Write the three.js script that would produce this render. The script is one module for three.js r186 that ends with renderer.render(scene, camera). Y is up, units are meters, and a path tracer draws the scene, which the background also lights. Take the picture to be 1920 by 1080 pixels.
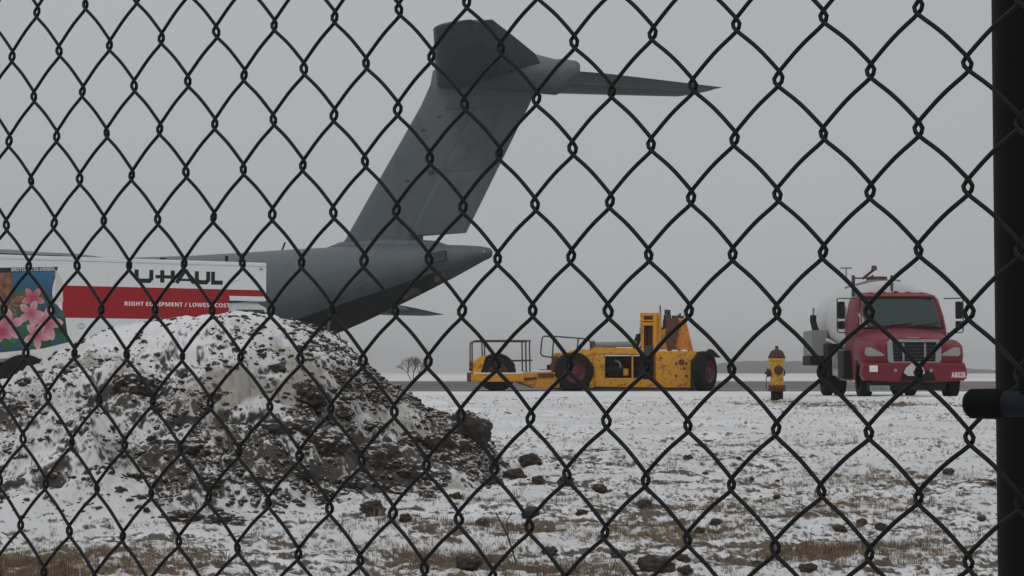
import * as THREE from 'three';
import { mergeGeometries, mergeVertices, toCreasedNormals } from 'three/addons/utils/BufferGeometryUtils.js';
import { ImprovedNoise } from 'three/addons/math/ImprovedNoise.js';
import { RoundedBoxGeometry } from 'three/addons/geometries/RoundedBoxGeometry.js';

// ---------------------------------------------------------------- camera, sky, sun, exposure
const scene = new THREE.Scene();
const EYE = 0.62, FOCAL = 3600;                       // eye above the apron (m); focal length in pixels of the 1920 px photograph
const PITCH = Math.atan(158 / FOCAL);
const camera = new THREE.PerspectiveCamera(2 * Math.atan(540 / FOCAL) * 180 / Math.PI, 1920 / 1080, 0.1, 6000);
camera.position.set(0, EYE, 0);
camera.rotation.set(PITCH, 0, 0);

const SKY_W = 256, SKY_H = 128, skyData = new Float32Array(SKY_W * SKY_H * 4);
const skyNoise = new ImprovedNoise();
for (let j = 0; j < SKY_H; j++) for (let i = 0; i < SKY_W; i++) {
  const el = ((j + 0.5) / SKY_H - 0.5) * Math.PI, az = (i / SKY_W) * 2 * Math.PI;
  const s = Math.max(0, Math.sin(el)), c = Math.cos(el);
  const n = skyNoise.noise(Math.cos(az) * c * 2.2, Math.sin(el) * 5, Math.sin(az) * c * 2.2) + 0.5 * skyNoise.noise(Math.cos(az) * c * 5 + 9, Math.sin(el) * 11, Math.sin(az) * c * 5);
  const L = (0.388 + 0.20 * s) * (1 + 0.05 * n);   // overcast: zenith brighter than the horizon
  skyData.set([L * 0.972, L * 1.0, L * 1.032, 1], (j * SKY_W + i) * 4);
}
const sky = new THREE.DataTexture(skyData, SKY_W, SKY_H, THREE.RGBAFormat, THREE.FloatType);
sky.mapping = THREE.EquirectangularReflectionMapping; sky.magFilter = THREE.LinearFilter; sky.minFilter = THREE.LinearFilter; sky.wrapS = THREE.RepeatWrapping; sky.needsUpdate = true;
scene.background = sky; scene.environment = sky;

const sun = new THREE.DirectionalLight(0xfff4e8, 0.5);
sun.position.set(-60, 150, 40); sun.target.position.set(0, 0, -60);
sun.castShadow = true; sun.shadow.radius = 40; sun.shadow.mapSize.set(2048, 2048);
Object.assign(sun.shadow.camera, { left: -90, right: 90, top: 90, bottom: -90, near: 1, far: 400 });
scene.add(sun, sun.target);
scene.fog = new THREE.FogExp2(0xffffff, 0.0006);

const renderer = new THREE.WebGLRenderer({ antialias: true });
renderer.toneMapping = THREE.LinearToneMapping;
renderer.toneMappingExposure = 1.03;
renderer.shadowMap.enabled = true;

// ---------------------------------------------------------------- helpers
function rng(seed) { let a = seed >>> 0; return () => { a = (a + 0x6D2B79F5) | 0; let t = Math.imul(a ^ (a >>> 15), 1 | a); t = (t + Math.imul(t ^ (t >>> 7), 61 | t)) ^ t; return ((t ^ (t >>> 14)) >>> 0) / 4294967296; }; }
const PN = new ImprovedNoise();
const n3 = (x, y, z) => PN.noise(x, y, z);
const fbm = (x, y, z, o) => { let a = 1, s = 0, f = 1; for (let i = 0; i < o; i++) { s += a * n3(x * f + i * 17.3, y * f + i * 5.1, z * f + i * 9.7); a *= 0.5; f *= 2.03; } return s; };
const sm = (a, b, x) => { const t = Math.min(1, Math.max(0, (x - a) / (b - a))); return t * t * (3 - 2 * t); };
const lerp = (a, b, t) => a + (b - a) * t;
function table(T, x) { if (x <= T[0][0]) return T[0][1]; for (let i = 1; i < T.length; i++) if (x <= T[i][0]) { const [x0, y0] = T[i - 1], [x1, y1] = T[i]; return y0 + (y1 - y0) * (x - x0) / (x1 - x0); } return T[T.length - 1][1]; }
// a pixel of the photograph and a distance -> a point in the place
function at(px, py, D) {
  const xc = (px - 960) / FOCAL, yc = -(py - 540) / FOCAL;
  const y = yc * Math.cos(PITCH) + Math.sin(PITCH), z = yc * Math.sin(PITCH) - Math.cos(PITCH), s = D / -z;
  return new THREE.Vector3(xc * s, EYE + y * s, -D);
}
const used = {};
function numbered(n) { if (!(n in used)) { used[n] = 0; return n; } return n + '_' + String(++used[n]).padStart(3, '0'); }
function tag(o, label, category, group, kind) { if (label) o.userData.label = label; if (category) o.userData.category = category; if (group) o.userData.group = group; if (kind) o.userData.kind = kind; return o; }
function thing(name, label, category, p = [0, 0, 0], turn = 0, group) {
  const o = new THREE.Group(); o.name = numbered(name); o.position.set(...p); o.rotation.y = turn; scene.add(o); return tag(o, label, category, group);
}
function clean(g) { g = g.index ? g.toNonIndexed() : g; for (const k of Object.keys(g.attributes)) if (!['position', 'normal', 'uv'].includes(k)) g.deleteAttribute(k); if (!g.attributes.uv) g.setAttribute('uv', new THREE.BufferAttribute(new Float32Array(g.attributes.position.count * 2), 2)); if (!g.attributes.normal) g.computeVertexNormals(); return g; }
function mesh(name, geos, mat, parent) {
  geos = [geos].flat(); const g = geos.length > 1 ? mergeGeometries(geos.map(clean)) : geos[0];
  const m = new THREE.Mesh(g, mat); m.castShadow = m.receiveShadow = true;
  m.name = parent ? name : numbered(name); (parent || scene).add(m); return m;
}
const R = d => d * Math.PI / 180;
function xf(g, [x, y, z] = [0, 0, 0], [rx, ry, rz] = [0, 0, 0]) { g.applyMatrix4(new THREE.Matrix4().compose(new THREE.Vector3(x, y, z), new THREE.Quaternion().setFromEuler(new THREE.Euler(rx, ry, rz)), new THREE.Vector3(1, 1, 1))); return g; }
const box = (w, h, d, p, r, rad) => xf(rad === 0 ? new THREE.BoxGeometry(w, h, d) : new RoundedBoxGeometry(w, h, d, 1, rad ?? Math.min(0.02, w / 4, h / 4, d / 4)), p, r);
const box2 = (x0, x1, y0, y1, z0, z1, rad) => box(Math.abs(x1 - x0), Math.abs(y1 - y0), Math.abs(z1 - z0), [(x0 + x1) / 2, (y0 + y1) / 2, (z0 + z1) / 2], [0, 0, 0], rad);
const cyl = (r0, r1, h, p, r, seg = 20) => xf(new THREE.CylinderGeometry(r0, r1, h, seg), p, r);
const V = (x, y, z) => new THREE.Vector3(x, y, z);
const tube = (pts, r, seg = 4, rad = 7, closed = false) => new THREE.TubeGeometry(new THREE.CatmullRomCurve3(pts.map(p => V(...p)), closed, 'catmullrom', 0.15), Math.max(2, pts.length * seg), r, rad, closed);
const bar = (a, b, r, rad = 7) => { const A = V(...a), B = V(...b), d = B.clone().sub(A), g = new THREE.CylinderGeometry(r, r, d.length(), rad); g.applyQuaternion(new THREE.Quaternion().setFromUnitVectors(V(0, 1, 0), d.clone().normalize())); const m = A.add(B).multiplyScalar(0.5); g.translate(m.x, m.y, m.z); return g; };
function prism(pts, z0, z1, bevel = 0.012) {          // outline in x,y pushed from z0 to z1
  const s = new THREE.Shape(pts.map(p => new THREE.Vector2(p[0], p[1])));
  const g = new THREE.ExtrudeGeometry(s, { depth: z1 - z0 - 2 * bevel, bevelEnabled: bevel > 0, bevelThickness: bevel, bevelSize: bevel, bevelOffset: -bevel, bevelSegments: 2, curveSegments: 10 });
  g.translate(0, 0, z0 + bevel); return g;
}
function loft(rings, closeEnds = true) {             // rings of equal point count -> one skin
  const n = rings[0].length, P = [], I = [];
  rings.forEach(r => r.forEach(p => P.push(...p)));
  for (let i = 0; i + 1 < rings.length; i++) for (let j = 0; j < n; j++) { const a = i * n + j, b = i * n + (j + 1) % n, c = a + n, d = b + n; I.push(a, b, c, b, d, c); }
  if (closeEnds) for (const [k, f] of [[0, 1], [rings.length - 1, 0]]) { const c = P.length / 3; let m = [0, 0, 0]; rings[k].forEach(p => m = m.map((v, q) => v + p[q] / n)); P.push(...m); for (let j = 0; j < n; j++) { const a = k * n + j, b = k * n + (j + 1) % n; f ? I.push(b, a, c) : I.push(a, b, c); } }
  const g = new THREE.BufferGeometry(); g.setAttribute('position', new THREE.Float32BufferAttribute(P, 3)); g.setIndex(I); g.computeVertexNormals(); return g;
}
function grainTex(size, fn, rx = 1, ry = 1) {         // fn(u,v) tileable-ish -> [r,g,b] linear multipliers stored as sRGB
  const d = new Uint8Array(size * size * 4), g = v => Math.round(255 * Math.min(1, Math.max(0, v <= 0.0031308 ? v * 12.92 : 1.055 * Math.pow(v, 1 / 2.4) - 0.055)));
  for (let j = 0; j < size; j++) for (let i = 0; i < size; i++) { const c = fn(i / size, j / size); d.set([g(c[0]), g(c[1]), g(c[2]), 255], (j * size + i) * 4); }
  const t = new THREE.DataTexture(d, size, size); t.colorSpace = THREE.SRGBColorSpace; t.wrapS = t.wrapT = THREE.RepeatWrapping; t.repeat.set(rx, ry); t.magFilter = THREE.LinearFilter; t.minFilter = THREE.LinearMipmapLinearFilter; t.generateMipmaps = true; t.needsUpdate = true; return t;
}
const lin = (r, g, b) => new THREE.Color().setRGB(r, g, b);
const std = (c, roughness = 0.6, o = {}) => new THREE.MeshStandardMaterial({ color: lin(...c), roughness, ...o });
// paint with grime: base colour broken by dirt and chips
function painted(c, dirt, amount, roughness = 0.5, rep = 1, o = {}) {
  const sd = c[0] * 37 + c[1] * 91;
  const t = grainTex(256, (u, v) => {
    const a = 2 * Math.PI, x = Math.cos(u * a), y = Math.sin(u * a), z = Math.cos(v * a), w = Math.sin(v * a);
    const k = fbm(x * 1.3 + sd + z * 0.7, y * 1.3 + w * 0.7, z * 1.3 + w * 1.1, 5), fine = fbm(u * 60, v * 60, sd, 2);
    const m = amount * sm(0.05, 0.75, k + 0.25 * fine) + 0.06 * fine;
    return c.map((q, i) => lerp(q, dirt[i], Math.min(1, Math.max(-0.2, m))));
  }, rep, rep);
  return new THREE.MeshStandardMaterial({ map: t, roughness, ...o });
}
const M = {
  wire: new THREE.MeshPhysicalMaterial({ color: lin(0.009, 0.011, 0.012), roughness: 0.55, specularIntensity: 0.4 }), post: new THREE.MeshPhysicalMaterial({ color: lin(0.004, 0.0045, 0.005), roughness: 0.7, specularIntensity: 0.3 }), cap: new THREE.MeshPhysicalMaterial({ color: lin(0.004, 0.004, 0.005), roughness: 0.8, specularIntensity: 0.3 }), steelBlue: new THREE.MeshPhysicalMaterial({ color: lin(0.006, 0.009, 0.016), roughness: 0.6, specularIntensity: 0.4 }),
  rubber: new THREE.MeshPhysicalMaterial({ color: lin(0.012, 0.012, 0.013), roughness: 0.9, specularIntensity: 0.35 }), black: new THREE.MeshPhysicalMaterial({ color: lin(0.010, 0.010, 0.011), roughness: 0.65, specularIntensity: 0.4 }), darkSteel: std([0.05, 0.052, 0.055], 0.6), steel: std([0.30, 0.31, 0.32], 0.35, { metalness: 0.7 }),
  grey: std([0.22, 0.23, 0.235], 0.55), chrome: std([0.34, 0.35, 0.35], 0.32, { metalness: 0.9 }), lampGlass: std([0.30, 0.29, 0.29], 0.2), sign: std([0.5, 0.47, 0.48], 0.5), amber: std([0.5, 0.16, 0.02], 0.3), redPlastic: std([0.3, 0.01, 0.015], 0.3),
  yellow: painted([0.66, 0.30, 0.014], [0.13, 0.06, 0.025], 0.8, 0.55, 1), orange: painted([0.60, 0.20, 0.02], [0.16, 0.06, 0.03], 0.8, 0.6, 1), rust: painted([0.12, 0.045, 0.025], [0.045, 0.025, 0.02], 0.9, 0.9, 1),
  hub: painted([0.11, 0.007, 0.018], [0.05, 0.02, 0.02], 0.7, 0.6, 1),
  truckRed: painted([0.16, 0.0005, 0.013], [0.09, 0.012, 0.018], 0.5, 0.45, 1), tankWhite: painted([0.58, 0.59, 0.60], [0.47, 0.47, 0.46], 0.5, 0.4, 1), boxWhite: painted([0.74, 0.76, 0.77], [0.55, 0.55, 0.54], 0.5, 0.45, 1),
  glass: new THREE.MeshPhysicalMaterial({ color: lin(0.016, 0.040, 0.034), roughness: 0.05, ior: 1.5 }),
  jet: painted([0.094, 0.119, 0.138], [0.066, 0.084, 0.098], 0.8, 0.55, 1), jetDark: std([0.045, 0.048, 0.052], 0.7),
  vertex: new THREE.MeshStandardMaterial({ vertexColors: true, roughness: 0.92 }),
};

// ---------------------------------------------------------------- the ground
const groundLine = D => { const a = -0.88 + (D - 1) * (1.02 / 30); return D < 31 ? a : D < 40 ? lerp(a, 0, sm(31, 40, D)) - 0.0 : 0; };
const SNOW = [0.75, 0.76, 0.78], SNOW2 = [0.62, 0.63, 0.64], SOIL = [0.075, 0.062, 0.05], SOIL2 = [0.125, 0.10, 0.078], TURF = [0.16, 0.115, 0.07], RUSSET = [0.125, 0.078, 0.052];
const mix3 = (a, b, t) => [lerp(a[0], b[0], t), lerp(a[1], b[1], t), lerp(a[2], b[2], t)];
// how much dead grass grows here (0..1): uneven patches, with the strips the photograph shows bare of snow
const bare = [[-2.2, 11.5, 0.5, 0.35, 0.9], [-2.9, 11.55, 0.8, 0.65, 1.2], [-2.9, 11.0, 0.9, 0.4, 1.1], [-0.45, 11.8, 0.55, 0.6, 0.85], [0.98, 13.2, 0.7, 0.5, 0.9], [2.05, 12.0, 0.65, 0.5, 1.0], [2.75, 14.8, 0.6, 0.7, 0.6], [2.3, 16.6, 0.8, 0.4, 0.5], [0.6, 15.0, 0.7, 0.35, 0.6], [1.5, 14.6, 0.9, 0.3, 0.6], [-0.2, 13.4, 0.8, 0.28, 0.9], [0.35, 11.2, 0.6, 0.5, 0.9], [3.3, 17.5, 0.8, 0.8, 0.5], [1.2, 19.5, 1.4, 0.5, 0.35], [3.2, 21.5, 1.5, 0.6, 0.35], [5.0, 30.6, 2.2, 0.8, 0.8], [6.4, 29.7, 3.6, 0.5, 1.0], [5.6, 27.6, 1.4, 0.3, 0.5], [9, 28.6, 2, 0.25, 0.7], [3.8, 30.2, 0.9, 0.5, 0.9]];
function bareness(x, D) {
  let b = 0; for (const [bx, bD, w, h, k] of bare) { const q = ((x - bx) / w) ** 2 + ((D - bD) / h) ** 2; if (q < 4) b = Math.max(b, k * Math.exp(-q)); }
  return b;
}
const wob = (x, D) => 0.055 * n3(x * 0.6, D * 0.6, 3.3) + 0.045 * n3(x * 1.7, D * 1.9, 8.1);
function groundH(x, D) {
  const fade = 1 - sm(30, 38, D);
  return groundLine(D) + fade * (wob(x, D) + 0.028 * n3(x * 5, D * 5, 1.7) + 0.022 * n3(x * 12, D * 12, 6.2) + 0.010 * n3(x * 31, D * 31, 2.9));
}
function sheet(rows, cols, xOf, dOf, hOf, cOf, name) {
  const P = new Float32Array((rows + 1) * (cols + 1) * 3), C = new Float32Array(P.length), I = [];
  for (let j = 0; j <= rows; j++) for (let i = 0; i <= cols; i++) { const k = j * (cols + 1) + i, D = dOf(j / rows), x = xOf(i / cols, D), h = hOf(x, D); P[3 * k] = x; P[3 * k + 1] = h; P[3 * k + 2] = -D; }
  for (let j = 0; j < rows; j++) for (let i = 0; i < cols; i++) { const a = j * (cols + 1) + i, b = a + 1, c = a + cols + 1, d = c + 1; I.push(a, b, c, b, d, c); }
  const g = new THREE.BufferGeometry(); g.setAttribute('position', new THREE.BufferAttribute(P, 3)); g.setIndex(new THREE.BufferAttribute(new Uint32Array(I), 1)); g.computeVertexNormals();
  const N = g.attributes.normal;
  for (let k = 0; k < N.count; k++) { const c = cOf(P[3 * k], -P[3 * k + 2], P[3 * k + 1], N.getX(k), N.getY(k), N.getZ(k)); C.set(c, 3 * k); }
  g.setAttribute('color', new THREE.BufferAttribute(C, 3));
  return mesh(name, g, M.vertex);
}
{ // rough verge between the fence and the apron: bumpy soil under a thin, broken cover of snow
  const cOf = (x, D, y, nx, ny, nz) => {
    const b = bareness(x, D) * (0.72 + 0.9 * n3(x * 3.1, D * 3.6, 61)), q = fbm(x * 0.9, D * 1.3, 4.2, 3), f = fbm(x * 6, D * 8, 1.1, 3), ff = n3(x * 34, D * 38, 5.5), fg = n3(x * 63, D * 70, 15.5);
    const specks = 0.34 * ff + 0.26 * fg;                       // stubble and crumbs showing through
    let cover = 0.57 - 0.62 * b + 0.34 * n3(x * 1.1, D * 5.2, 71) + 0.38 * q + 0.50 * f + specks - 0.9 * Math.max(0, nz - 0.2) - 1.6 * Math.max(0, 0.92 - ny);
    cover += 0.22 * sm(17, 27, D);
    const soil = mix3(mix3(SOIL, SOIL2, 0.5 + f), b > 0.3 && q < 0.1 ? RUSSET : TURF, sm(0.1, 0.7, b + 0.3 * q + 0.1 + 0.3 * fg));
    const snow = mix3(SNOW, SNOW2, sm(0, 0.8, 0.45 + q + 0.6 * f));
    return mix3(soil, snow, sm(0.28, 0.42, cover));
  };
  const dOf = t => 8.6 * Math.pow(41 / 8.6, t);
  tag(sheet(640, 860, (u, D) => (u - 0.5) * (1.2 + D * 0.62), dOf, groundH, cOf, 'verge'), 'bumpy grass verge with patchy thin snow', null, null, 'structure');
  // the strip at the fence's foot
  tag(sheet(60, 60, (u) => lerp(-6, 6, u), t => lerp(-2, 8.62, t), (x, D) => groundLine(Math.max(D, 0)) - 0.012 + wob(x, D) , cOf, 'fence_verge'), 'snowy ground at the foot of the fence', null, null, 'structure');
}
{ // flat land beyond, one sheet to the horizon, and the apron laid on it
  const cOf = (x, D) => { const q = fbm(x * 0.02, D * 0.03, 2.2, 3), f = fbm(x * 0.3, D * 0.5, 7, 2); return mix3(SNOW, mix3(SNOW2, TURF, 0.25), sm(0, 0.8, 0.15 + q + 0.4 * f)); };
  tag(sheet(160, 120, (u, D) => (u - 0.5) * (60 + D * 1.6), t => 36 * Math.pow(1650 / 36, t), () => -0.03, cOf, 'snow_field'), 'flat snow covered airfield reaching the horizon', null, null, 'structure');
  // snow-dusted near edge of the apron
  const near = (x, D) => {
    const q = fbm(x * 0.25, D * 0.6, 12.2, 3), f = fbm(x * 1.5, D * 5, 3.1, 3);
    const track = Math.max(0, 1 - Math.abs(D - 41.5 + 0.25 * q) / 0.9) * 0.55 * sm(3, 7, x);
    return mix3([0.15, 0.145, 0.14], SNOW, sm(0.15, 0.5, 0.72 + 0.5 * q + 0.35 * f - track - 1.4 * sm(60, 66, D + 1.5 * q)));
  };
  tag(sheet(200, 220, (u, D) => (u - 0.5) * (10 + D * 0.85), t => 38.4 * Math.pow(68 / 38.4, t), () => 0.004, near, 'apron_snow'), 'thin snow over the near edge of the apron', null, null, 'structure');
  const wet = (x, D) => {
    const q = fbm(x * 0.05, D * 0.12, 22.2, 3), f = fbm(x * 0.6, D * 2, 3.1, 2);
    const brown = mix3([0.135, 0.13, 0.127], [0.19, 0.135, 0.11], sm(0, 12, x - 14 + 6 * q));
    return mix3(brown, [0.2, 0.195, 0.19], sm(-0.2, 0.8, q + 0.5 * f));
  };
  tag(sheet(80, 160, (u, D) => (u - 0.5) * (60 + D * 1.3), t => 44 * Math.pow(135 / 44, t), () => -0.004, wet, 'apron'), 'wet brown grey asphalt apron', null, null, 'structure');
}
{ // low wooded ridge far beyond the field
  const mk = (pxs, D, depth, mat, name, label) => {
    const pts = []; const r = rng(5);
    const n = 160, top = [];
    for (let i = 0; i <= n; i++) { const px = lerp(pxs[0][0], pxs[pxs.length - 1][0], i / n); top.push([px, table(pxs, px) - 2.2 * fbm(px * 0.08, 1.3, 0, 4)]); }
    const rows = [0, 0.35, 0.7, 1]; const P = [], I = [];
    rows.forEach((q, j) => top.forEach(([px, py]) => { const p = at(px, py, D + depth * 0.5); const h = (p.y - 0) * Math.sin(Math.PI * 0.5 * q); P.push(p.x, -0.5 + h, -(D + depth * 0.5 * q)); }));
    top.forEach(([px, py]) => { const p = at(px, py, D + depth * 0.5); P.push(p.x * 1.1, -1, -(D + depth)); });
    const w = n + 1; for (let j = 0; j < rows.length; j++) for (let i = 0; i < n; i++) { const a = j * w + i; I.push(a, a + 1, a + w, a + 1, a + w + 1, a + w); }
    const g = new THREE.BufferGeometry(); g.setAttribute('position', new THREE.Float32BufferAttribute(P, 3)); g.setIndex(I); g.computeVertexNormals();
    tag(mesh(name, g, mat), label, null, null, 'structure');
  };
  mk([[1290, 699], [1330, 684], [1370, 677], [1450, 675], [1540, 678], [1640, 683], [1760, 688], [1850, 693], [2100, 699]], 1100, 300, std([0.075, 0.075, 0.07], 1), 'hill', 'low dark ridge far beyond the airfield, faded by haze');
}

// ---------------------------------------------------------------- pile of snow and dirt
const PILE_D = 18.4;
const crest = [[-500, 800], [-300, 775], [-150, 748], [-60, 730], [0, 714], [60, 690], [100, 668], [140, 640], [200, 613], [260, 600], [330, 592], [400, 586], [440, 581], [490, 580], [530, 592], [570, 603], [620, 617], [652, 640], [690, 686], [740, 730], [790, 757], [840, 775], [880, 790], [912, 822], [932, 856], [962, 884], [1000, 900], [1060, 915], [1140, 930]];
const pileX = px => (px - 960) / FOCAL * PILE_D;
const crestY = crest.map(([px, py]) => [pileX(px), at(px, py, PILE_D).y]);
const clodsOnPile = [];
function pileH(x, D) {
  const g0 = groundLine(D), c = table(crestY, x) * 0.5 + table(crestY, x - 0.1) * 0.25 + table(crestY, x + 0.1) * 0.25, top = Math.max(0, c - groundLine(PILE_D));
  const D0 = PILE_D + 0.25 * n3(x * 0.8, 1.1, 0), u = D - D0;
  const front = 2.2 + 1.9 * top, back = 1.2 + 1.5 * top;
  const k = u < 0 ? Math.min(1, -u / front) : Math.min(1, u / back);
  let p = 0.5 + 0.5 * Math.cos(Math.PI * k); p = lerp(p, 1 - k, 0.35);
  const amp = sm(0, 0.35, top * p + 0.06) * (0.35 + 0.65 * sm(0.0, 0.3, k));
  const rough = 0.35 + 0.65 * sm(-0.3, 0.5, n3(x * 0.7 + 2, D * 0.6, 5.7) + 0.35 * sm(-4, -1, x));
  const big = 0.24 * n3(x * 1.1, D * 1.0, 21.1) + 0.19 * n3(x * 2.6, D * 2.4, 11.4);
  const rid = (f, s) => 1 - 2 * Math.abs(n3(x * f, D * f, s));
  const bil = (f, s) => Math.abs(n3(x * f + s, D * f * 0.85, s)) * 2 - 0.5;
  const fine = 0.04 * rid(3.7, 3.3) + (0.45 + 0.55 * rough) * (0.055 * bil(5.3, 7.7) + 0.030 * bil(11.5, 1.9) + 0.014 * bil(21, 4.4) + 0.007 * n3(x * 41, D * 37, 9.4));
  return g0 - 0.06 + (top + 0.03) * p + amp * (big * sm(0.02, 0.25, k) + fine) * 1.0 - 0.12 * sm(0.9, 1, k);
}
{
  const cOf = (x, D, y, nx, ny, nz) => {
    const q = fbm(x * 0.8, D * 0.8, 31.2, 3), f = fbm(x * 5, D * 6, 13.1, 3), ff = n3(x * 19, y * 34, D * 12 + 15.5), fg = n3(x * 41, y * 66, D * 26 + 25.5);
    const right = sm(-3.2, -0.6, x);                           // the right shoulder was dug last and shows more soil
    const topSnow = sm(0.45, 1.05, y);
    let cover = 0.72 + 0.30 * topSnow - 0.30 * right + 0.34 * q + 0.34 * f + 0.36 * n3(x * 1.9, y * 3.4, D * 1.6 + 91) + 0.38 * ff + 0.26 * fg - 0.42 * Math.max(0, nz - 0.25) - 0.55 * Math.max(0, 0.84 - ny) + 0.4 * sm(-3.3, -4.4, x) * sm(0.2, -0.1, y);
    const cap = Math.exp(-(((x + 2.05) / 0.55) ** 2) - (((y - 0.52) / 0.24) ** 2)) * (0.8 + 0.9 * n3(x * 4, y * 6, 7.7));   // slump of dirty snow under the crest
    cover += 0.3 * cap - 0.17 * sm(-4.6, -4.0, x) * sm(-2.2, -2.8, x) * sm(0.55, 0.3, y) * sm(-0.45, -0.2, y);
    const soil = mix3(mix3([0.042, 0.038, 0.034], [0.095, 0.082, 0.068], 0.5 + f + 0.5 * ff), [0.10, 0.062, 0.035], 0.7 * sm(0.3, 0.7, q + 0.3 * ff));
    const dirty = mix3(SNOW2, [0.34, 0.32, 0.29], sm(0.15, 0.75, fbm(x * 1.4, D * 1.2, 40.2, 3) + 0.3 * right + 0.2 * ff + 0.8 * cap));
    const snow = mix3(SNOW, dirty, sm(0, 0.7, 0.45 + 0.8 * q + 0.4 * f + 0.3 * fg + 0.8 * cap));
    return mix3(soil, snow, sm(0.22, 0.40, cover));
  };
  const pile = sheet(600, 680, u => u < 0.08 ? lerp(-7.6, -5.3, u / 0.08) : lerp(-5.3, 1.1, (u - 0.08) / 0.92), t => t < 0.88 ? lerp(11.6, 19.4, t / 0.88) : lerp(19.4, 22.2, (t - 0.88) / 0.12), pileH, cOf, 'snow_and_dirt_pile');
  tag(pile, 'long bulldozed pile of dirt dusted with snow beside the moving truck', 'dirt pile');
}
// ---------------------------------------------------------------- clods
function clodGeo(seed, detail, rough, cap) {
  const g = mergeVertices(new THREE.IcosahedronGeometry(1, detail).deleteAttribute('uv').deleteAttribute('normal'), 1e-4), p = g.attributes.position, s = seed * 7.31;
  for (let i = 0; i < p.count; i++) { const v = V(p.getX(i), p.getY(i), p.getZ(i)); const k = 1 + rough * (0.55 * n3(v.x * 1.3 + s, v.y * 1.3, v.z * 1.3) + 0.3 * n3(v.x * 3.1, v.y * 3.1 + s, v.z * 3.1) + 0.16 * n3(v.x * 7, v.y * 7, v.z * 7 + s) + 0.09 * n3(v.x * 15, v.y * 15, v.z * 15 + s)); v.multiplyScalar(k); p.setXYZ(i, v.x, v.y * 0.78, v.z); }
  g.computeVertexNormals(); const N = g.attributes.normal, C = new Float32Array(p.count * 3);
  for (let i = 0; i < p.count; i++) { const f = n3(p.getX(i) * 4 + s, p.getY(i) * 4, p.getZ(i) * 4), ff = n3(p.getX(i) * 11 + s, p.getY(i) * 11, p.getZ(i) * 11); const soil = mix3([0.028, 0.023, 0.02], [0.075, 0.052, 0.036], sm(-0.5, 0.8, f + 0.4 * ff)); C.set(mix3(soil, SNOW2, sm(0.30, 0.6, cap + (N.getY(i) - 0.75) * 1.2 + 0.5 * f + 0.5 * ff)), 3 * i); }
  g.setAttribute('color', new THREE.BufferAttribute(C, 3)); return g;
}
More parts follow.
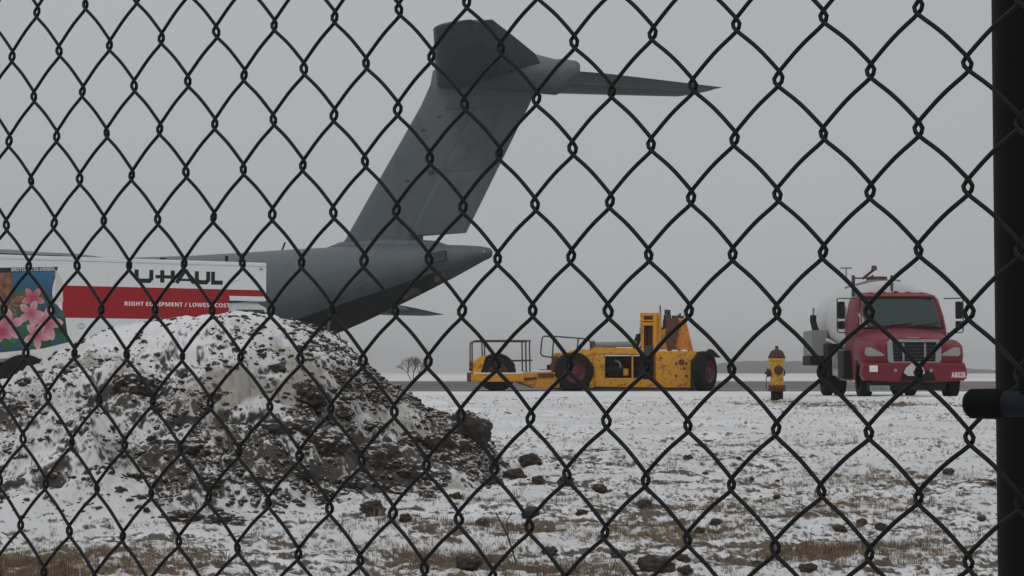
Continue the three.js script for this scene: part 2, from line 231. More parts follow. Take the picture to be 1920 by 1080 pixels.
{
  const pileClods = [ // px, py, width px, height/width, label
    [250, 722, 92, 0.55, 'black hollow faced dirt clod in the snowy left half of the pile', 0.25, 1],
    [572, 742, 78, 0.55, 'rusty brown dirt clod just under the crest of the pile', -0.1, 2],
    [515, 806, 84, 0.42, 'flat brown dirt clod halfway down the pile', 0.0, 3],
    [708, 866, 96, 0.62, 'olive brown rounded dirt clod low on the right slope', 0.12, 4],
    [868, 812, 112, 0.62, 'largest dark dirt clod forming the right end of the pile crest', 0.0, 5],
    [832, 852, 92, 0.7, 'slumped dirt clod leaning under the largest clod', 0.05, 6],
    [360, 838, 60, 0.5, 'dark streaked dirt clod in the middle of the pile', 0.2, 7],
    [612, 832, 80, 0.6, 'grey earth clod below the flat brown clod', 0.25, 8],
    [340, 972, 80, 0.35, 'low dark clod at the foot of the pile', 0.15, 9],
    [420, 980, 74, 0.4, 'long dark clod at the foot of the pile', 0.2, 10],
  ];
  for (const [px, py, w, hr, label, cap, seed] of pileClods) {
    // walk the line of sight until it meets the pile
    let D = 11; for (; D < 19.5; D += 0.02) { const p = at(px, py, D); if (p.y <= Math.max(pileH(p.x, D), groundH(p.x, D))) break; }
    const p = at(px, py, D), s = w * 0.5 * D / FOCAL, m = mesh('dirt_clod', clodGeo(seed, 16, 0.62, cap + 0.1), M.vertex);
    m.scale.set(s * 1.05, s * hr * 1.6, s * 0.9); m.position.set(p.x, p.y - s * hr * 0.15, p.z - s * 0.35); m.rotation.y = seed; tag(m, label, 'dirt clod');
  }
  const medium = [[165, 745, 30], [300, 764, 34], [415, 745, 34], [455, 832, 40], [560, 800, 44], [640, 772, 40], [655, 905, 48], [560, 884, 40], [480, 902, 40], [780, 884, 50], [768, 822, 44], [700, 800, 40], [400, 902, 36], [600, 942, 40], [258, 852, 34], [745, 925, 40], [130, 800, 30], [520, 690, 32], [690, 740, 40], [800, 930, 34]];
  const mg = [0, 1, 2].map(i => clodGeo(50 + i, 9, 0.7, 0.22));
  medium.forEach(([px, py, w], i) => {
    let D = 11; for (; D < 19.5; D += 0.02) { const p = at(px, py, D); if (p.y <= Math.max(pileH(p.x, D), groundH(p.x, D))) break; }
    const p = at(px, py, D), s = w * 0.5 * D / FOCAL, m = mesh('snowy_clod', mg[i % 3], M.vertex); m.scale.set(s * 1.15, s * 0.85, s); m.position.set(p.x, p.y - s * 0.1, p.z - s * 0.3); m.rotation.y = i * 1.7;
    tag(m, 'fist sized frozen clod with a cap of snow half sunk in the dirt pile', 'dirt clod', 'snow capped clods in the pile');
  });
  const small = [[1125, 922, 30], [1208, 953, 28], [1290, 862, 18], [1410, 900, 10], [1456, 934, 15], [1458, 903, 9], [993, 872, 44], [966, 898, 40], [922, 908, 36], [1060, 908, 32], [1342, 983, 22], [1312, 999, 18], [1332, 999, 12], [1575, 997, 22], [1616, 986, 22], [1652, 992, 24], [1778, 888, 22], [880, 1068, 50], [1232, 1072, 60], [700, 962, 44], [1385, 862, 10], [1322, 890, 10], [1860, 907, 14], [995, 968, 36], [1030, 1040, 30], [1160, 1046, 30], [935, 880, 26], [1010, 905, 24], [905, 985, 26], [1090, 965, 20], [1280, 1052, 26], [1285, 1075, 26], [1130, 1010, 16], [1420, 1060, 18], [760, 975, 24], [855, 935, 22], [1515, 1072, 30], [1840, 975, 16]];
  const geos = [0, 1, 2, 3].map(i => clodGeo(20 + i, 5, 0.85, -0.12)), r = rng(9);
  small.forEach(([px, py, w], i) => {
    let D = 10; for (; D < 34; D += 0.02) { const p = at(px, py, D); if (p.y <= groundH(p.x, D)) break; }
    const p = at(px, py, D), s = w * 0.5 * D / FOCAL, m = mesh('small_clod', geos[i % 4], M.vertex);
    m.scale.set(s * 1.1, s * 0.8, s * 0.9); m.position.set(p.x, groundH(p.x, D) + s * 0.28, p.z); m.rotation.y = r() * 6.3;
    if (i === 18) tag(m, 'broad dark clod among dead grass in front of the towing tractor', 'dirt clod'); else if (i === 17) tag(m, 'dark clod with a dead twig leaning beside it', 'dirt clod');
    else {
      const [where, grp] = py > 1035 ? ['lying among the dead grass nearest the fence', 'small clods in the grass by the fence'] : px < 1100 ? ['fallen on the snow at the toe of the dirt pile', 'small clods at the toe of the pile'] : px < 1500 ? ['on the open snow between fence and towing tractor', 'small clods on the snow towards the tractor'] : ['on the open snow between fence and tanker truck', 'small clods on the snow towards the tanker'];
      tag(m, 'small dark dirt clod ' + where, 'dirt clod', grp);
    }
  });
}
{ // crumbs of frozen soil, snow lying on their tops
  const r = rng(205), g = clodGeo(33, 3, 0.9, 0.27), im = [], o = new THREE.Object3D();
  for (let i = 0; i < 80000 && im.length < 7600; i++) {
    const x = lerp(-5.2, 1.0, r()), D = lerp(12.5, 19.2, r()), h = pileH(x, D), over = h - groundH(x, D);
    const right = sm(-3.4, -0.5, x); if (over < -0.05 || r() > 0.25 + 0.75 * right - 0.2 * sm(0.5, 1, h)) continue; if (over < 0.06 && r() < 0.85) continue; if (x > -0.1 && r() < 0.9) continue; if (((x + 2.05) / 0.5) ** 2 + ((h - 0.52) / 0.2) ** 2 < 1 && r() < 0.85) continue; if (r() > sm(-0.28, 0.22, n3(x * 1.5, D * 1.7, 81) + 0.6 * n3(x * 3.7, D * 4.1, 83) + 0.12)) continue;
    im.push([x, Math.max(h, groundH(x, D)), D]);
  }
  const mm = new THREE.InstancedMesh(g, M.vertex, im.length);
  im.forEach(([x, h, D], i) => { const s = 0.007 + 0.026 * Math.pow(r(), 3); o.position.set(x, h + s * 0.1, -D); o.rotation.set((r() - 0.5) * 0.7, r() * 6.28, (r() - 0.5) * 0.7); o.scale.set(s * (0.9 + 0.9 * r()), s * (0.7 + 0.4 * r()), s); o.updateMatrix(); mm.setMatrixAt(i, o.matrix); const k = 0.9 + 0.5 * r(); mm.setColorAt(i, lin(k, k * 0.98, k * 0.95)); });
  mm.name = 'soil_crumbs'; mm.castShadow = mm.receiveShadow = true; scene.add(mm); tag(mm, 'crumbs of dark frozen soil strewn over the dirt pile', 'soil', null, 'stuff');
}
{ // dead grass standing through the snow
  const r = rng(77), blades = [], K = 9;
  for (let b = 0; b < K; b++) { const a = r() * 6.28, h = 0.6 + 0.4 * r(), lean = 0.15 + 0.5 * r(), w = 0.016 + 0.012 * r(), ox = (r() - 0.5) * 0.5, oz = (r() - 0.5) * 0.5, dx = Math.cos(a), dz = Math.sin(a), px = -dz * w, pz = dx * w; const q = (t, s) => [ox + dx * lean * t * t * h + px * s, h * t * (1 - 0.12 * t * t), oz + dz * lean * t * t * h + pz * s]; const A = q(0, 1), B = q(0, -1), C = q(0.55, 0.8), D = q(0.55, -0.8), E = q(1, 0); blades.push(A, B, C, B, D, C, C, D, E); }
  const g = new THREE.BufferGeometry(); g.setAttribute('position', new THREE.Float32BufferAttribute(blades.flat(), 3)); g.computeVertexNormals();
  const spots = [];
  for (let i = 0; i < 160000 && spots.length < 20000; i++) {
    const D = 9.5 * Math.pow(31 / 9.5, r()), x = (r() - 0.5) * (1 + D * 0.6), b = bareness(x, D), q = fbm(x * 0.9, D * 0.9, 51, 3);
    const want = 0.55 * b + 0.20 * sm(-0.15, 0.6, q + 0.15 * sm(0, 2, x)); if (r() > want) continue; if (pileH(x, D) > groundH(x, D) + 0.03 && x < 0.9) continue; spots.push([x, D, b]);
  }
  const mat = new THREE.MeshStandardMaterial({ color: 0xffffff, roughness: 0.9 }), im = new THREE.InstancedMesh(g, mat, spots.length), o = new THREE.Object3D();
  spots.forEach(([x, D, b], i) => { const h = 0.022 + 0.055 * r() * (0.6 + 0.7 * b) + (r() < 0.05 ? 0.07 * r() : 0); o.position.set(x, groundH(x, D) - 0.008, -D); o.rotation.set((r() - 0.5) * 0.3, r() * 6.28, (r() - 0.5) * 0.3); o.scale.set(h * (0.7 + 0.6 * r()), h, h * (0.7 + 0.6 * r())); o.updateMatrix(); im.setMatrixAt(i, o.matrix); const c = mix3([0.17, 0.125, 0.075], r() < 0.35 ? [0.10, 0.055, 0.035] : [0.27, 0.22, 0.15], r()); im.setColorAt(i, lin(...c)); });
  im.name = 'dead_grass'; im.castShadow = im.receiveShadow = true; scene.add(im); tag(im, 'dead tan grass poking through the snow on the verge', 'grass', null, 'stuff');
}
function twig(points, r0, parentName, label) { // thin bent stalk with forks
  const geos = points.map(([pts, r]) => tube(pts, r, 3, 5)); const m = mesh(parentName, geos, std([0.05, 0.038, 0.03], 0.9)); return tag(m, label, 'twig');
}
{ let D = 11.6; const p = at(950, 1040, D), b = at(930, 962, D); const y0 = groundH(p.x, D);
  twig([[[[p.x + 0.06, y0 - 0.02, p.z], [p.x + 0.01, (y0 + b.y) / 2, p.z], [b.x, b.y, b.z]], 0.005], [[[p.x + 0.01, (y0 + b.y) / 2, p.z], [p.x + 0.0, b.y - 0.05, p.z + 0.05], [p.x + 0.03, b.y + 0.01, p.z + 0.06]], 0.003]], 0, 'dead_twig', 'bare forked twig standing in the snow beside a dark clod'); }
{ const q = at(640, 628, 18.2), pts = (a) => a.map(([x, y]) => { const p = at(x, y, 18.2); return [p.x, p.y, p.z]; });
  twig([[pts([[622, 640], [626, 620], [634, 624], [640, 640], [632, 652]]), 0.004], [pts([[626, 620], [630, 612], [622, 606]]), 0.003]], 0, 'curled_root', 'thin curled root sticking out of the crest of the pile'); }

// ---------------------------------------------------------------- grey cargo jet (local: +x aft, +y up, +z its left side)
{
  const jet = thing('cargo_jet', 'grey four engine military cargo jet with tall T tail parked behind the pile', 'aircraft', [-1.42, 0, -93], -R(37.2));
  jet.rotation.order = 'YXZ'; jet.rotation.x = R(-2.0);
  const prof = [ // distance ahead of the tail tip, top, bottom, half width
    [-0.35, 6.50, 6.30, 0.10], [-0.2, 6.66, 6.16, 0.30], [0.3, 6.76, 6.0, 0.46], [1.2, 6.84, 5.66, 0.72], [2.5, 6.92, 5.18, 1.1], [4, 6.98, 4.62, 1.5], [6, 7.02, 3.9, 2.0], [8, 7.05, 3.2, 2.45], [10, 7.06, 2.5, 2.85], [12, 7.06, 1.85, 3.12], [14, 7.04, 1.36, 3.3], [16, 7.02, 1.2, 3.38], [20, 7.0, 1.1, 3.42], [27, 7.1, 1.05, 3.42], [30, 7.5, 1.0, 3.42], [33, 7.7, 1.0, 3.42], [36, 7.6, 1.0, 3.42], [39, 7.1, 1.05, 3.42], [43, 6.9, 1.1, 3.3], [46, 6.2, 1.35, 2.6], [48, 5.1, 1.9, 1.6], [48.8, 4.2, 2.6, 0.5]];
  const NS = 48, rings = prof.map(([s, t, b, w]) => { const r = []; for (let j = 0; j < NS; j++) { const a = -Math.PI / 2 + 2 * Math.PI * j / NS, ca = Math.cos(a), sa = Math.sin(a), e = 0.92; r.push([-s, (t + b) / 2 + (t - b) / 2 * Math.sign(sa) * Math.abs(sa) ** e, w * Math.sign(ca) * Math.abs(ca) ** e]); } return r; });
  // skin with the aft cargo opening left out of its belly
  const P = [], I = []; rings.forEach(r => r.forEach(p => P.push(...p)));
  for (let i = 0; i + 1 < rings.length; i++) for (let j = 0; j < NS; j++) { const s = prof[i][0], open = s >= 2.5 && s < 14 && (j < 7 || j >= NS - 7); if (open) continue; const a = i * NS + j, b = i * NS + (j + 1) % NS; I.push(a, b, a + NS, b, b + NS, a + NS); }
  for (const k of [0, rings.length - 1]) { const c = P.length / 3; P.push(rings[k][0][0], (prof[k][1] + prof[k][2]) / 2, 0); for (let j = 0; j < NS; j++) { const a = k * NS + j, b = k * NS + (j + 1) % NS; k ? I.push(a, b, c) : I.push(b, a, c); } }
  const g = new THREE.BufferGeometry(); g.setAttribute('position', new THREE.Float32BufferAttribute(P, 3)); g.setIndex(I); g.computeVertexNormals();
  const uv = new Float32Array(P.length / 3 * 2); for (let k = 0; k < P.length / 3; k++) { uv[2 * k] = P[3 * k] / 9; uv[2 * k + 1] = P[3 * k + 1] / 7 + P[3 * k + 2] / 9; } g.setAttribute('uv', new THREE.BufferAttribute(uv, 2));
  const fus = mesh('fuselage', g, M.jet, jet);
  { // side doors' edges along the opening
    for (const [s, len] of [[2.2, 0.7], [4.2, 0.9]]) { const b = table(prof.map(p => [p[0], p[2]]), s); mesh('door_hinge', box(len, 0.32, 0.5, [-s, b - 0.05, 0.55], [0, 0, R(20)]), M.jetDark, fus); }
    const line = []; for (const [s, t, b, w] of prof.filter(p => p[0] >= 2.5 && p[0] <= 14)) { const a = -Math.PI / 2 + 2 * Math.PI * 7 / NS; line.push([-s, (t + b) / 2 + (t - b) / 2 * -(Math.abs(Math.sin(a)) ** 0.92), w * Math.cos(a) ** 0.92]); }
    for (const sd of [1, -1]) mesh('opening_edge', tube(line.map(([x, y, z]) => [x, y, sd * z]), 0.06, 2, 6), M.jetDark, fus);
    mesh('strut', bar([-9.2, 2.2, 1.2], [-8.6, 3.8, 1.6], 0.07), M.grey, jet);
  }
  const airfoil = (x, y, z, ch, th, axis) => { const q = []; for (let i = 0; i < 24; i++) { const a = 2 * Math.PI * i / 24, u = 0.5 - 0.5 * Math.cos(a), t = th * (1.48 * Math.sqrt(u) * 0.6 - 0.63 * u * 0.6 - 1.758 * u * u * 0.6 + 1.4215 * u ** 3 * 0.6 - 0.5075 * u ** 4 * 0.6) * 1.67 + 0.012 * th; const s = (Math.sin(a) >= 0 ? 1 : -1) * t; q.push(axis === 'y' ? [x + u * ch, y, z + s] : [x + u * ch, y + s, z]); } return q; };
  const planar = (g, sx, sy) => { const p = g.attributes.position, u = new Float32Array(p.count * 2); for (let k = 0; k < p.count; k++) { u[2 * k] = p.getX(k) / sx; u[2 * k + 1] = (p.getY(k) + p.getZ(k)) / sy; } g.setAttribute('uv', new THREE.BufferAttribute(u, 2)); return g; };
  // fin: fixed part and two rudder panels
  const finRows = [[7.0, -9.9, 9.0], [7.42, -9.22, 7.95], [9.5, -7.68, 7.7], [12, -5.8, 7.35], [14.0, -4.32, 7.1], [15.0, -3.75, 7.2], [15.7, -3.6, 6.2]];
  const fin = mesh('vertical_fin', planar(loft(finRows.map(([y, x, c]) => airfoil(x, y, 0, c * 0.66, 0.52, 'y'))), 8, 8), M.jet, jet);
  for (const [y0, y1] of [[7.45, 10.5], [10.515, 13.6]]) {
    const row = y => { const x = table(finRows.map(f => [f[0], f[1]]), y), c = table(finRows.map(f => [f[0], f[2]]), y), r = []; for (let i = 0; i <= 10; i++) { const u = i / 10; r.push([x + c * (0.56 + 0.44 * u), y, 0.32 * (1 - u) + 0.015]); } for (let i = 10; i >= 0; i--) { const u = i / 10; r.push([x + c * (0.56 + 0.44 * u), y, -0.32 * (1 - u) - 0.015]); } return r; };
    mesh('rudder', planar(loft([row(y0), row((y0 + y1) / 2), row(y1)]), 8, 8), M.jet, jet);
  }
  mesh('fin_tip', planar(loft([13.61, 14.4, 15.2].map(y => airfoil(table(finRows.map(f => [f[0], f[1]]), y) + 0.1, y, 0, table(finRows.map(f => [f[0], f[2]]), y) - 0.1, 0.5, 'y'))), 8, 8), M.jet, jet);
  mesh('fin_root_fairing', planar(loft([[-10.6, 6.95, 0.1, 0.12], [-9.4, 7.0, 0.35, 0.35], [-6, 6.98, 0.6, 0.4], [-3.2, 6.9, 0.5, 0.25], [-2.4, 6.8, 0.2, 0.12]].map(([x, y, w, h]) => { const r = []; for (let j = 0; j < 16; j++) { const a = 2 * Math.PI * j / 16; r.push([x, y + h * Math.sin(a), w * Math.cos(a)]); } return r; })), 8, 8), M.jet, jet);
  // bullet fairing at the top of the fin
  mesh('bullet_fairing', planar(loft([[-3.0, 15.2, 0.05, 0.08], [-2.4, 15.2, 0.25, 0.35], [-1, 15.25, 0.46, 0.7], [0.8, 15.2, 0.6, 0.95], [2.5, 15.03, 0.62, 0.98], [4.0, 14.68, 0.48, 0.86], [4.4, 14.75, 0.42, 0.78], [5.2, 14.95, 0.25, 0.4], [5.35, 14.98, 0.12, 0.25]].map(([x, y, w, h]) => { const r = []; for (let j = 0; j < 24; j++) { const a = 2 * Math.PI * j / 24; r.push([x, y + h * Math.sin(a), w * Math.cos(a)]); } return r; })), 8, 8), M.jet, jet);
  const YS = x => 15.16 + (x - 2) * 0.04;              // tailplane trimmed leading edge down
  for (const sd of [1, -1]) {
    const rows = [[0.3, -3.1, 7.0, 0.75], [3, -1.0, 5.9, 0.62], [6.5, 1.85, 4.45, 0.46], [9.6, 4.35, 3.15, 0.3], [9.95, 4.9, 2.5, 0.12]];
    const row = (z, x, c, th, f0, f1) => airfoil(x, 0, sd * z, c, th, 'z').map(([a, b, d]) => [a, YS(a) + b, d]);
    mesh('horizontal_stabilizer', planar(loft(rows.map(([z, x, c, th]) => row(z, x, c * 0.72, th))), 8, 8), M.jet, jet);
    const el = rows.slice(0, 4).map(([z, x, c, th], q) => { const zz = q === 0 ? 1.1 : z - 0.15, r = []; const drop = 0.05; for (let i = 0; i <= 8; i++) { const u = i / 8; r.push([x + c * (0.63 + 0.37 * u), YS(x + c * (0.63 + 0.37 * u)) + th * 0.36 * (1 - u) + 0.012 - drop * u, sd * zz]); } for (let i = 8; i >= 0; i--) { const u = i / 8; r.push([x + c * (0.63 + 0.37 * u), YS(x + c * (0.63 + 0.37 * u)) - th * 0.36 * (1 - u) - 0.012 - drop * u, sd * zz]); } return r; });
    mesh('elevator', planar(loft(el), 8, 8), M.jet, jet);
    // wing, drooping to its tip
    const wr = [[2.5, -38, 9.6, 1.25, 7.1], [9, -34.6, 7.4, 0.95, 6.7], [17, -29.6, 5.0, 0.85, 6.0], [22, -26.6, 3.9, 0.7, 5.5], [24.2, -24.6, 2.3, 0.12, 5.25]];
    mesh('wing', planar(loft(wr.map(([z, x, c, th, y]) => airfoil(x, y, sd * z, c, th, 'z'))), 8, 8), M.jet, jet);
    for (const [z, x, y] of [[20.5, -24.2, 5.45], [11, -28.9, 6.2]]) mesh('flap_fairing', planar(loft([[-2.6, 0.02], [-2, 0.2], [-0.6, 0.32], [0.8, 0.24], [1.8, 0.08], [2.0, 0.01]].map(([u, r]) => { const q = []; for (let j = 0; j < 12; j++) { const a = 2 * Math.PI * j / 12; q.push([x + u, y - 0.12 * u * 0.4 + r * Math.sin(a), sd * z + r * 0.6 * Math.cos(a)]); } return q; })), 8, 8), M.jet, jet);
    for (const x of [-27.5, -25.2]) mesh('wheel', cyl(0.6, 0.6, 0.5, [x, 0.6, sd * 2.2], [Math.PI / 2, 0, 0]), M.rubber, jet);
    mesh('gear_pod', planar(loft([[-31, 0.3], [-29.5, 1.0], [-26, 1.15], [-23.5, 0.9], [-21, 0.25]].map(([x, r]) => { const q = []; for (let j = 0; j < 16; j++) { const a = 2 * Math.PI * j / 16; q.push([x, 2.0 + r * Math.sin(a), sd * 3.0 + r * Math.cos(a)]); } return q; })), 8, 8), M.jet, jet);
  }
  mesh('nose_wheel', cyl(0.5, 0.5, 0.7, [-44, 0.5, 0], [Math.PI / 2, 0, 0]), M.rubber, jet); mesh('nose_gear_leg', bar([-44, 0.5, 0], [-43.6, 1.6, 0], 0.12), M.grey, jet);
  for (const [x, y, w, h] of [[-3.9, 12.7, 0.4, 0.1], [-3.4, 10.6, 0.3, 0.22], [-4.9, 10.2, 0.3, 0.1], [-2.9, 13.3, 0.2, 0.12]]) mesh('marking', box(w, h, 0.04, [x, y, 0.25]), M.jetDark, fin);
  mesh('tail_light', new THREE.SphereGeometry(0.08, 12, 8).translate(0.15, 6.42, 0.33), M.lampGlass, jet);
  mesh('antenna', [bar([-13.4, 7.0, 0.3], [-13.2, 7.45, 0.3], 0.05)], M.black, jet);
  mesh('air_scoop', box(1.0, 0.5, 0.35, [-2.2, 6.2, 1.0], [0, R(12), R(10)]), M.jetDark, fus);
}

// ---------------------------------------------------------------- moving truck (local: +x to its nose, side panel at z = 0, z- is its far side)
{
  const t = thing('moving_truck', 'white box moving truck with broad red stripe and flower picture, behind the dirt pile', 'truck', [-6.42, 0, -50], R(31.1));
  const outline = [[-8.1, 0.95], [-1.02, 0.95], [-1.02, 2.54], [0, 2.54], [0, 3.36], [-8.1, 3.36]];
  const bodyShell = mesh('cargo_box', prism(outline, -2.42, -0.012, 0.01), M.boxWhite, t);
  // print on the side: stripe, lettering, flower picture
  const S = 250, cv = document.createElement('canvas'); cv.width = 2025; cv.height = 603; const c = cv.getContext('2d');
  const X = s => (8.1 - s) * S, Y = h => (3.36 - h) * S;
  c.fillStyle = '#dfe1e2'; c.fillRect(0, 0, cv.width, cv.height);
  { const r = rng(3); for (let i = 0; i < 260; i++) { c.fillStyle = `rgba(120,118,112,${0.02 + 0.05 * r()})`; const x = r() * 2025, w = 2 + r() * 10; c.fillRect(x, r() * 500, w, 20 + r() * 160); } }
  c.fillStyle = '#9a0512'; c.fillRect(X(5.42), Y(2.745), X(0) - X(5.42), Y(1.96) - Y(2.745));
  c.fillStyle = '#dfe1e2'; c.fillRect(X(1.02), Y(2.59), X(0) - X(1.02), 400);
  c.fillStyle = '#7d0a1a'; c.fillRect(X(5.42), Y(2.745) - 2, X(0) - X(5.42), 3);
  // U-HAUL, wide strokes
  const L = (pts, w = 17) => { c.lineWidth = w; c.lineCap = 'butt'; c.lineJoin = 'miter'; c.strokeStyle = '#060607'; c.beginPath(); pts.forEach(([x, y], i) => i ? c.lineTo(x, y) : c.moveTo(x, y)); c.stroke(); };
  const y0 = Y(3.20), y1 = Y(2.885), ym = (y0 + y1) / 2, gx = s => X(s);
  const U = (a, b) => { const l = gx(a) + 10, r = gx(b) - 10; L([[l, y0], [l, y1 - 24], [l + 14, y1 - 9], [r - 14, y1 - 9], [r, y1 - 24], [r, y0]], 27); };
  U(3.56, 3.09); L([[gx(3.02), ym + 2], [gx(2.54), ym + 2]], 21); L([[gx(2.84), y0], [gx(2.84), y1]], 28); L([[gx(2.56), y0], [gx(2.56), y1]], 28);
  L([[gx(2.46), y1], [gx(2.25), y0 + 2], [gx(2.19), y0 + 2], [gx(1.99), y1]], 26); L([[gx(2.39), ym + 18], [gx(2.06), ym + 18]], 15);
  U(1.95, 1.56); L([[gx(1.47), y0], [gx(1.47), y1 - 9], [gx(1.2), y1 - 9]], 27);
  c.fillStyle = '#eceaea'; c.font = 'bold 36px sans-serif'; c.textBaseline = 'middle'; c.save(); c.translate(X(3.84), Y(2.335)); const tx = 'RIGHT EQUIPMENT / LOWEST COST'; c.scale((X(1.0) - X(3.84)) / c.measureText(tx).width, 1); c.fillText(tx, 0, 0); c.restore();
  c.strokeStyle = '#777'; c.lineWidth = 3; c.beginPath(); c.ellipse(X(4.94), Y(1.76), 22, 17, 0, 0, 7); c.stroke(); c.beginPath(); c.ellipse(X(4.94), Y(1.76), 9, 12, 0, 0, 7); c.stroke();
  c.strokeStyle = '#9b9c9c'; c.beginPath(); c.moveTo(X(1.05), Y(2.98)); c.quadraticCurveTo(X(0.85), Y(2.93), X(0.72), Y(3.02)); c.stroke();
  { // flower picture
    c.save(); c.beginPath(); c.moveTo(X(8.1), Y(3.10)); c.lineTo(X(5.54), Y(3.21)); c.lineTo(X(5.58), Y(3.0)); c.quadraticCurveTo(X(5.75), Y(2.6), X(5.62), Y(2.35)); c.lineTo(X(5.36), Y(2.05)); c.lineTo(X(5.25), Y(1.36)); c.lineTo(X(5.9), Y(1.2)); c.lineTo(X(8.1), Y(0.98)); c.closePath(); c.clip();
    const sky2 = c.createLinearGradient(0, Y(3.1), 0, Y(2.5)); sky2.addColorStop(0, '#33698f'); sky2.addColorStop(1, '#284f64'); c.fillStyle = sky2; c.fillRect(0, 0, X(5.2), 603);
    const r = rng(12), blob = (x, y, w, h, col, rot = 0) => { c.fillStyle = col; c.beginPath(); c.ellipse(x, y, w, h, rot, 0, 7); c.fill(); };
    for (let i = 0; i < 60; i++) blob(X(6.9 - 1.3 * r()), Y(2.62 - 0.25 * r()), 22 * r() + 8, 10 * r() + 4, ['#3c5a52', '#33584a', '#4a5f4c'][i % 3]);
    for (let i = 0; i < 120; i++) blob(X(6.2 + 1.8 * r() * r()), Y(2.5 - 0.55 * r()), 18 * r() + 8, 14 * r() + 5, ['#8a5a3c', '#7a4a34', '#6b4330', '#5c4636', '#9a6a48'][i % 5]);
    for (let i = 0; i < 60; i++) blob(X(6.72 + 0.25 * r()), Y(3.0 - 0.6 * r()), 16, 22, ['#7a4f38', '#64412f', '#8d6146'][i % 3]);
    for (let i = 0; i < 60; i++) blob(X(5.3 + 2.8 * r()), Y(2.1 - 0.9 * r()), 60 * r() + 20, 26 * r() + 12, ['#1c4a34', '#235a3d', '#153a2b', '#296a48'][i % 4], r() * 3);
    const flower = (s, h, R0, rot, cols) => { for (let k = 0; k < 5; k++) { const a = rot + k * 1.257; c.save(); c.translate(X(s), Y(h)); c.rotate(a); const gr = c.createLinearGradient(0, 0, R0, 0); gr.addColorStop(0, cols[0]); gr.addColorStop(0.5, cols[1]); gr.addColorStop(1, cols[2]); c.fillStyle = gr; c.beginPath(); c.moveTo(0, 0); c.bezierCurveTo(R0 * 0.3, -R0 * 0.42, R0 * 0.9, -R0 * 0.3, R0, 0); c.bezierCurveTo(R0 * 0.9, R0 * 0.3, R0 * 0.3, R0 * 0.42, 0, 0); c.fill(); c.strokeStyle = 'rgba(150,60,80,.5)'; c.lineWidth = 2; c.beginPath(); c.moveTo(0, 0); c.lineTo(R0 * 0.8, 0); c.stroke(); c.restore(); } blob(X(s), Y(h), 7, 7, '#b04a62'); };
    const pink = ['#a84a60', '#c78a98', '#d3adb4'], deep = ['#98303f', '#bb6678', '#c98f9a'];
    flower(6.15, 2.42, 74, 0.3, deep); flower(6.75, 1.76, 100, 0.9, pink); flower(5.82, 1.80, 108, 2.4, pink); flower(6.2, 2.05, 84, 1.3, pink); flower(6.05, 1.52, 86, 0.2, pink); flower(7.5, 1.6, 110, 0.4, pink); flower(6.9, 1.6, 70, 1.9, deep);
    c.fillStyle = '#15202c'; c.beginPath(); c.moveTo(0, Y(3.12)); c.lineTo(X(5.5), Y(3.24)); c.lineTo(X(5.5), Y(3.11)); c.lineTo(0, Y(2.96)); c.fill();
    c.save(); c.translate(X(5.62), Y(3.155)); c.rotate(-0.045); c.textAlign = 'right'; c.fillStyle = '#d7dde2'; c.font = 'bold 29px sans-serif'; c.fillText('BRITISH COLUMBIA', 0, 0); c.restore();
    c.restore();
    c.fillStyle = '#cfccc4'; c.beginPath(); c.moveTo(X(5.6), Y(3.15)); c.lineTo(X(5.42), Y(2.9)); c.lineTo(X(5.4), Y(2.35)); c.lineTo(X(5.62), Y(2.3)); c.closePath(); c.fill();
  }
  const tex = new THREE.CanvasTexture(cv); tex.colorSpace = THREE.SRGBColorSpace; tex.anisotropy = 8;
  const pg = prism(outline, -0.012, 0.002, 0.003), pp = pg.attributes.position, uv = new Float32Array(pp.count * 2);
  for (let i = 0; i < pp.count; i++) { uv[2 * i] = (pp.getX(i) + 8.1) / 8.1; uv[2 * i + 1] = (pp.getY(i) - (3.36 - 603 / 250)) / (603 / 250); } pg.setAttribute('uv', new THREE.BufferAttribute(uv, 2));
  mesh('side_panel', pg, new THREE.MeshStandardMaterial({ map: tex, roughness: 0.7 }), t).userData.label = 'printed side with red stripe, black lettering and pink flowers';
  mesh('roof_cap', box2(-8.12, 0.02, 3.36, 3.47, -2.44, 0.02, 0.035), M.boxWhite, t);
  mesh('corner_post', box2(-0.06, 0.012, 2.54, 3.36, -0.03, 0.012, 0.01), M.boxWhite, t); mesh('attic_bottom_rail', box2(-1.0, 0.01, 2.47, 2.54, -2.42, 0.01, 0.01), M.boxWhite, t);
  for (const x of [-0.5]) mesh('marker_lamp', box(0.1, 0.04, 0.03, [x + 0.36, 3.3, 0.012]), M.grey, t);
  mesh('roof_antenna', box2(-1.02, -0.95, 3.47, 3.64, -0.3, -0.24, 0.01), M.black, t); mesh('roof_lamp', box(0.16, 0.06, 0.08, [-2.75, 3.5, -0.2]), M.black, t);
  mesh('bottom_rail', box2(-8.1, -1.0, 0.86, 0.95, -2.4, -0.01), M.grey, t);
  // rear wheel arch and wheels
  { const s = new THREE.Shape(); s.absarc(0, 0, 0.70, 0.02, Math.PI - 0.02); s.absarc(0, 0, 0.56, Math.PI - 0.02, 0.02, true); const g = new THREE.ExtrudeGeometry(s, { depth: 0.05, bevelEnabled: true, bevelSize: 0.01, bevelThickness: 0.01, bevelSegments: 1, curveSegments: 24 }); g.translate(-6.37, 0.34, 0.002); mesh('wheel_arch', g, M.black, t);
    const w = new THREE.Shape(); w.absarc(0, 0, 0.58, 0, Math.PI); mesh('wheel_well', new THREE.ExtrudeGeometry(w, { depth: 0.02, bevelEnabled: false }).translate(-6.37, 0.34, -0.016 + 0.021), M.black, t); }
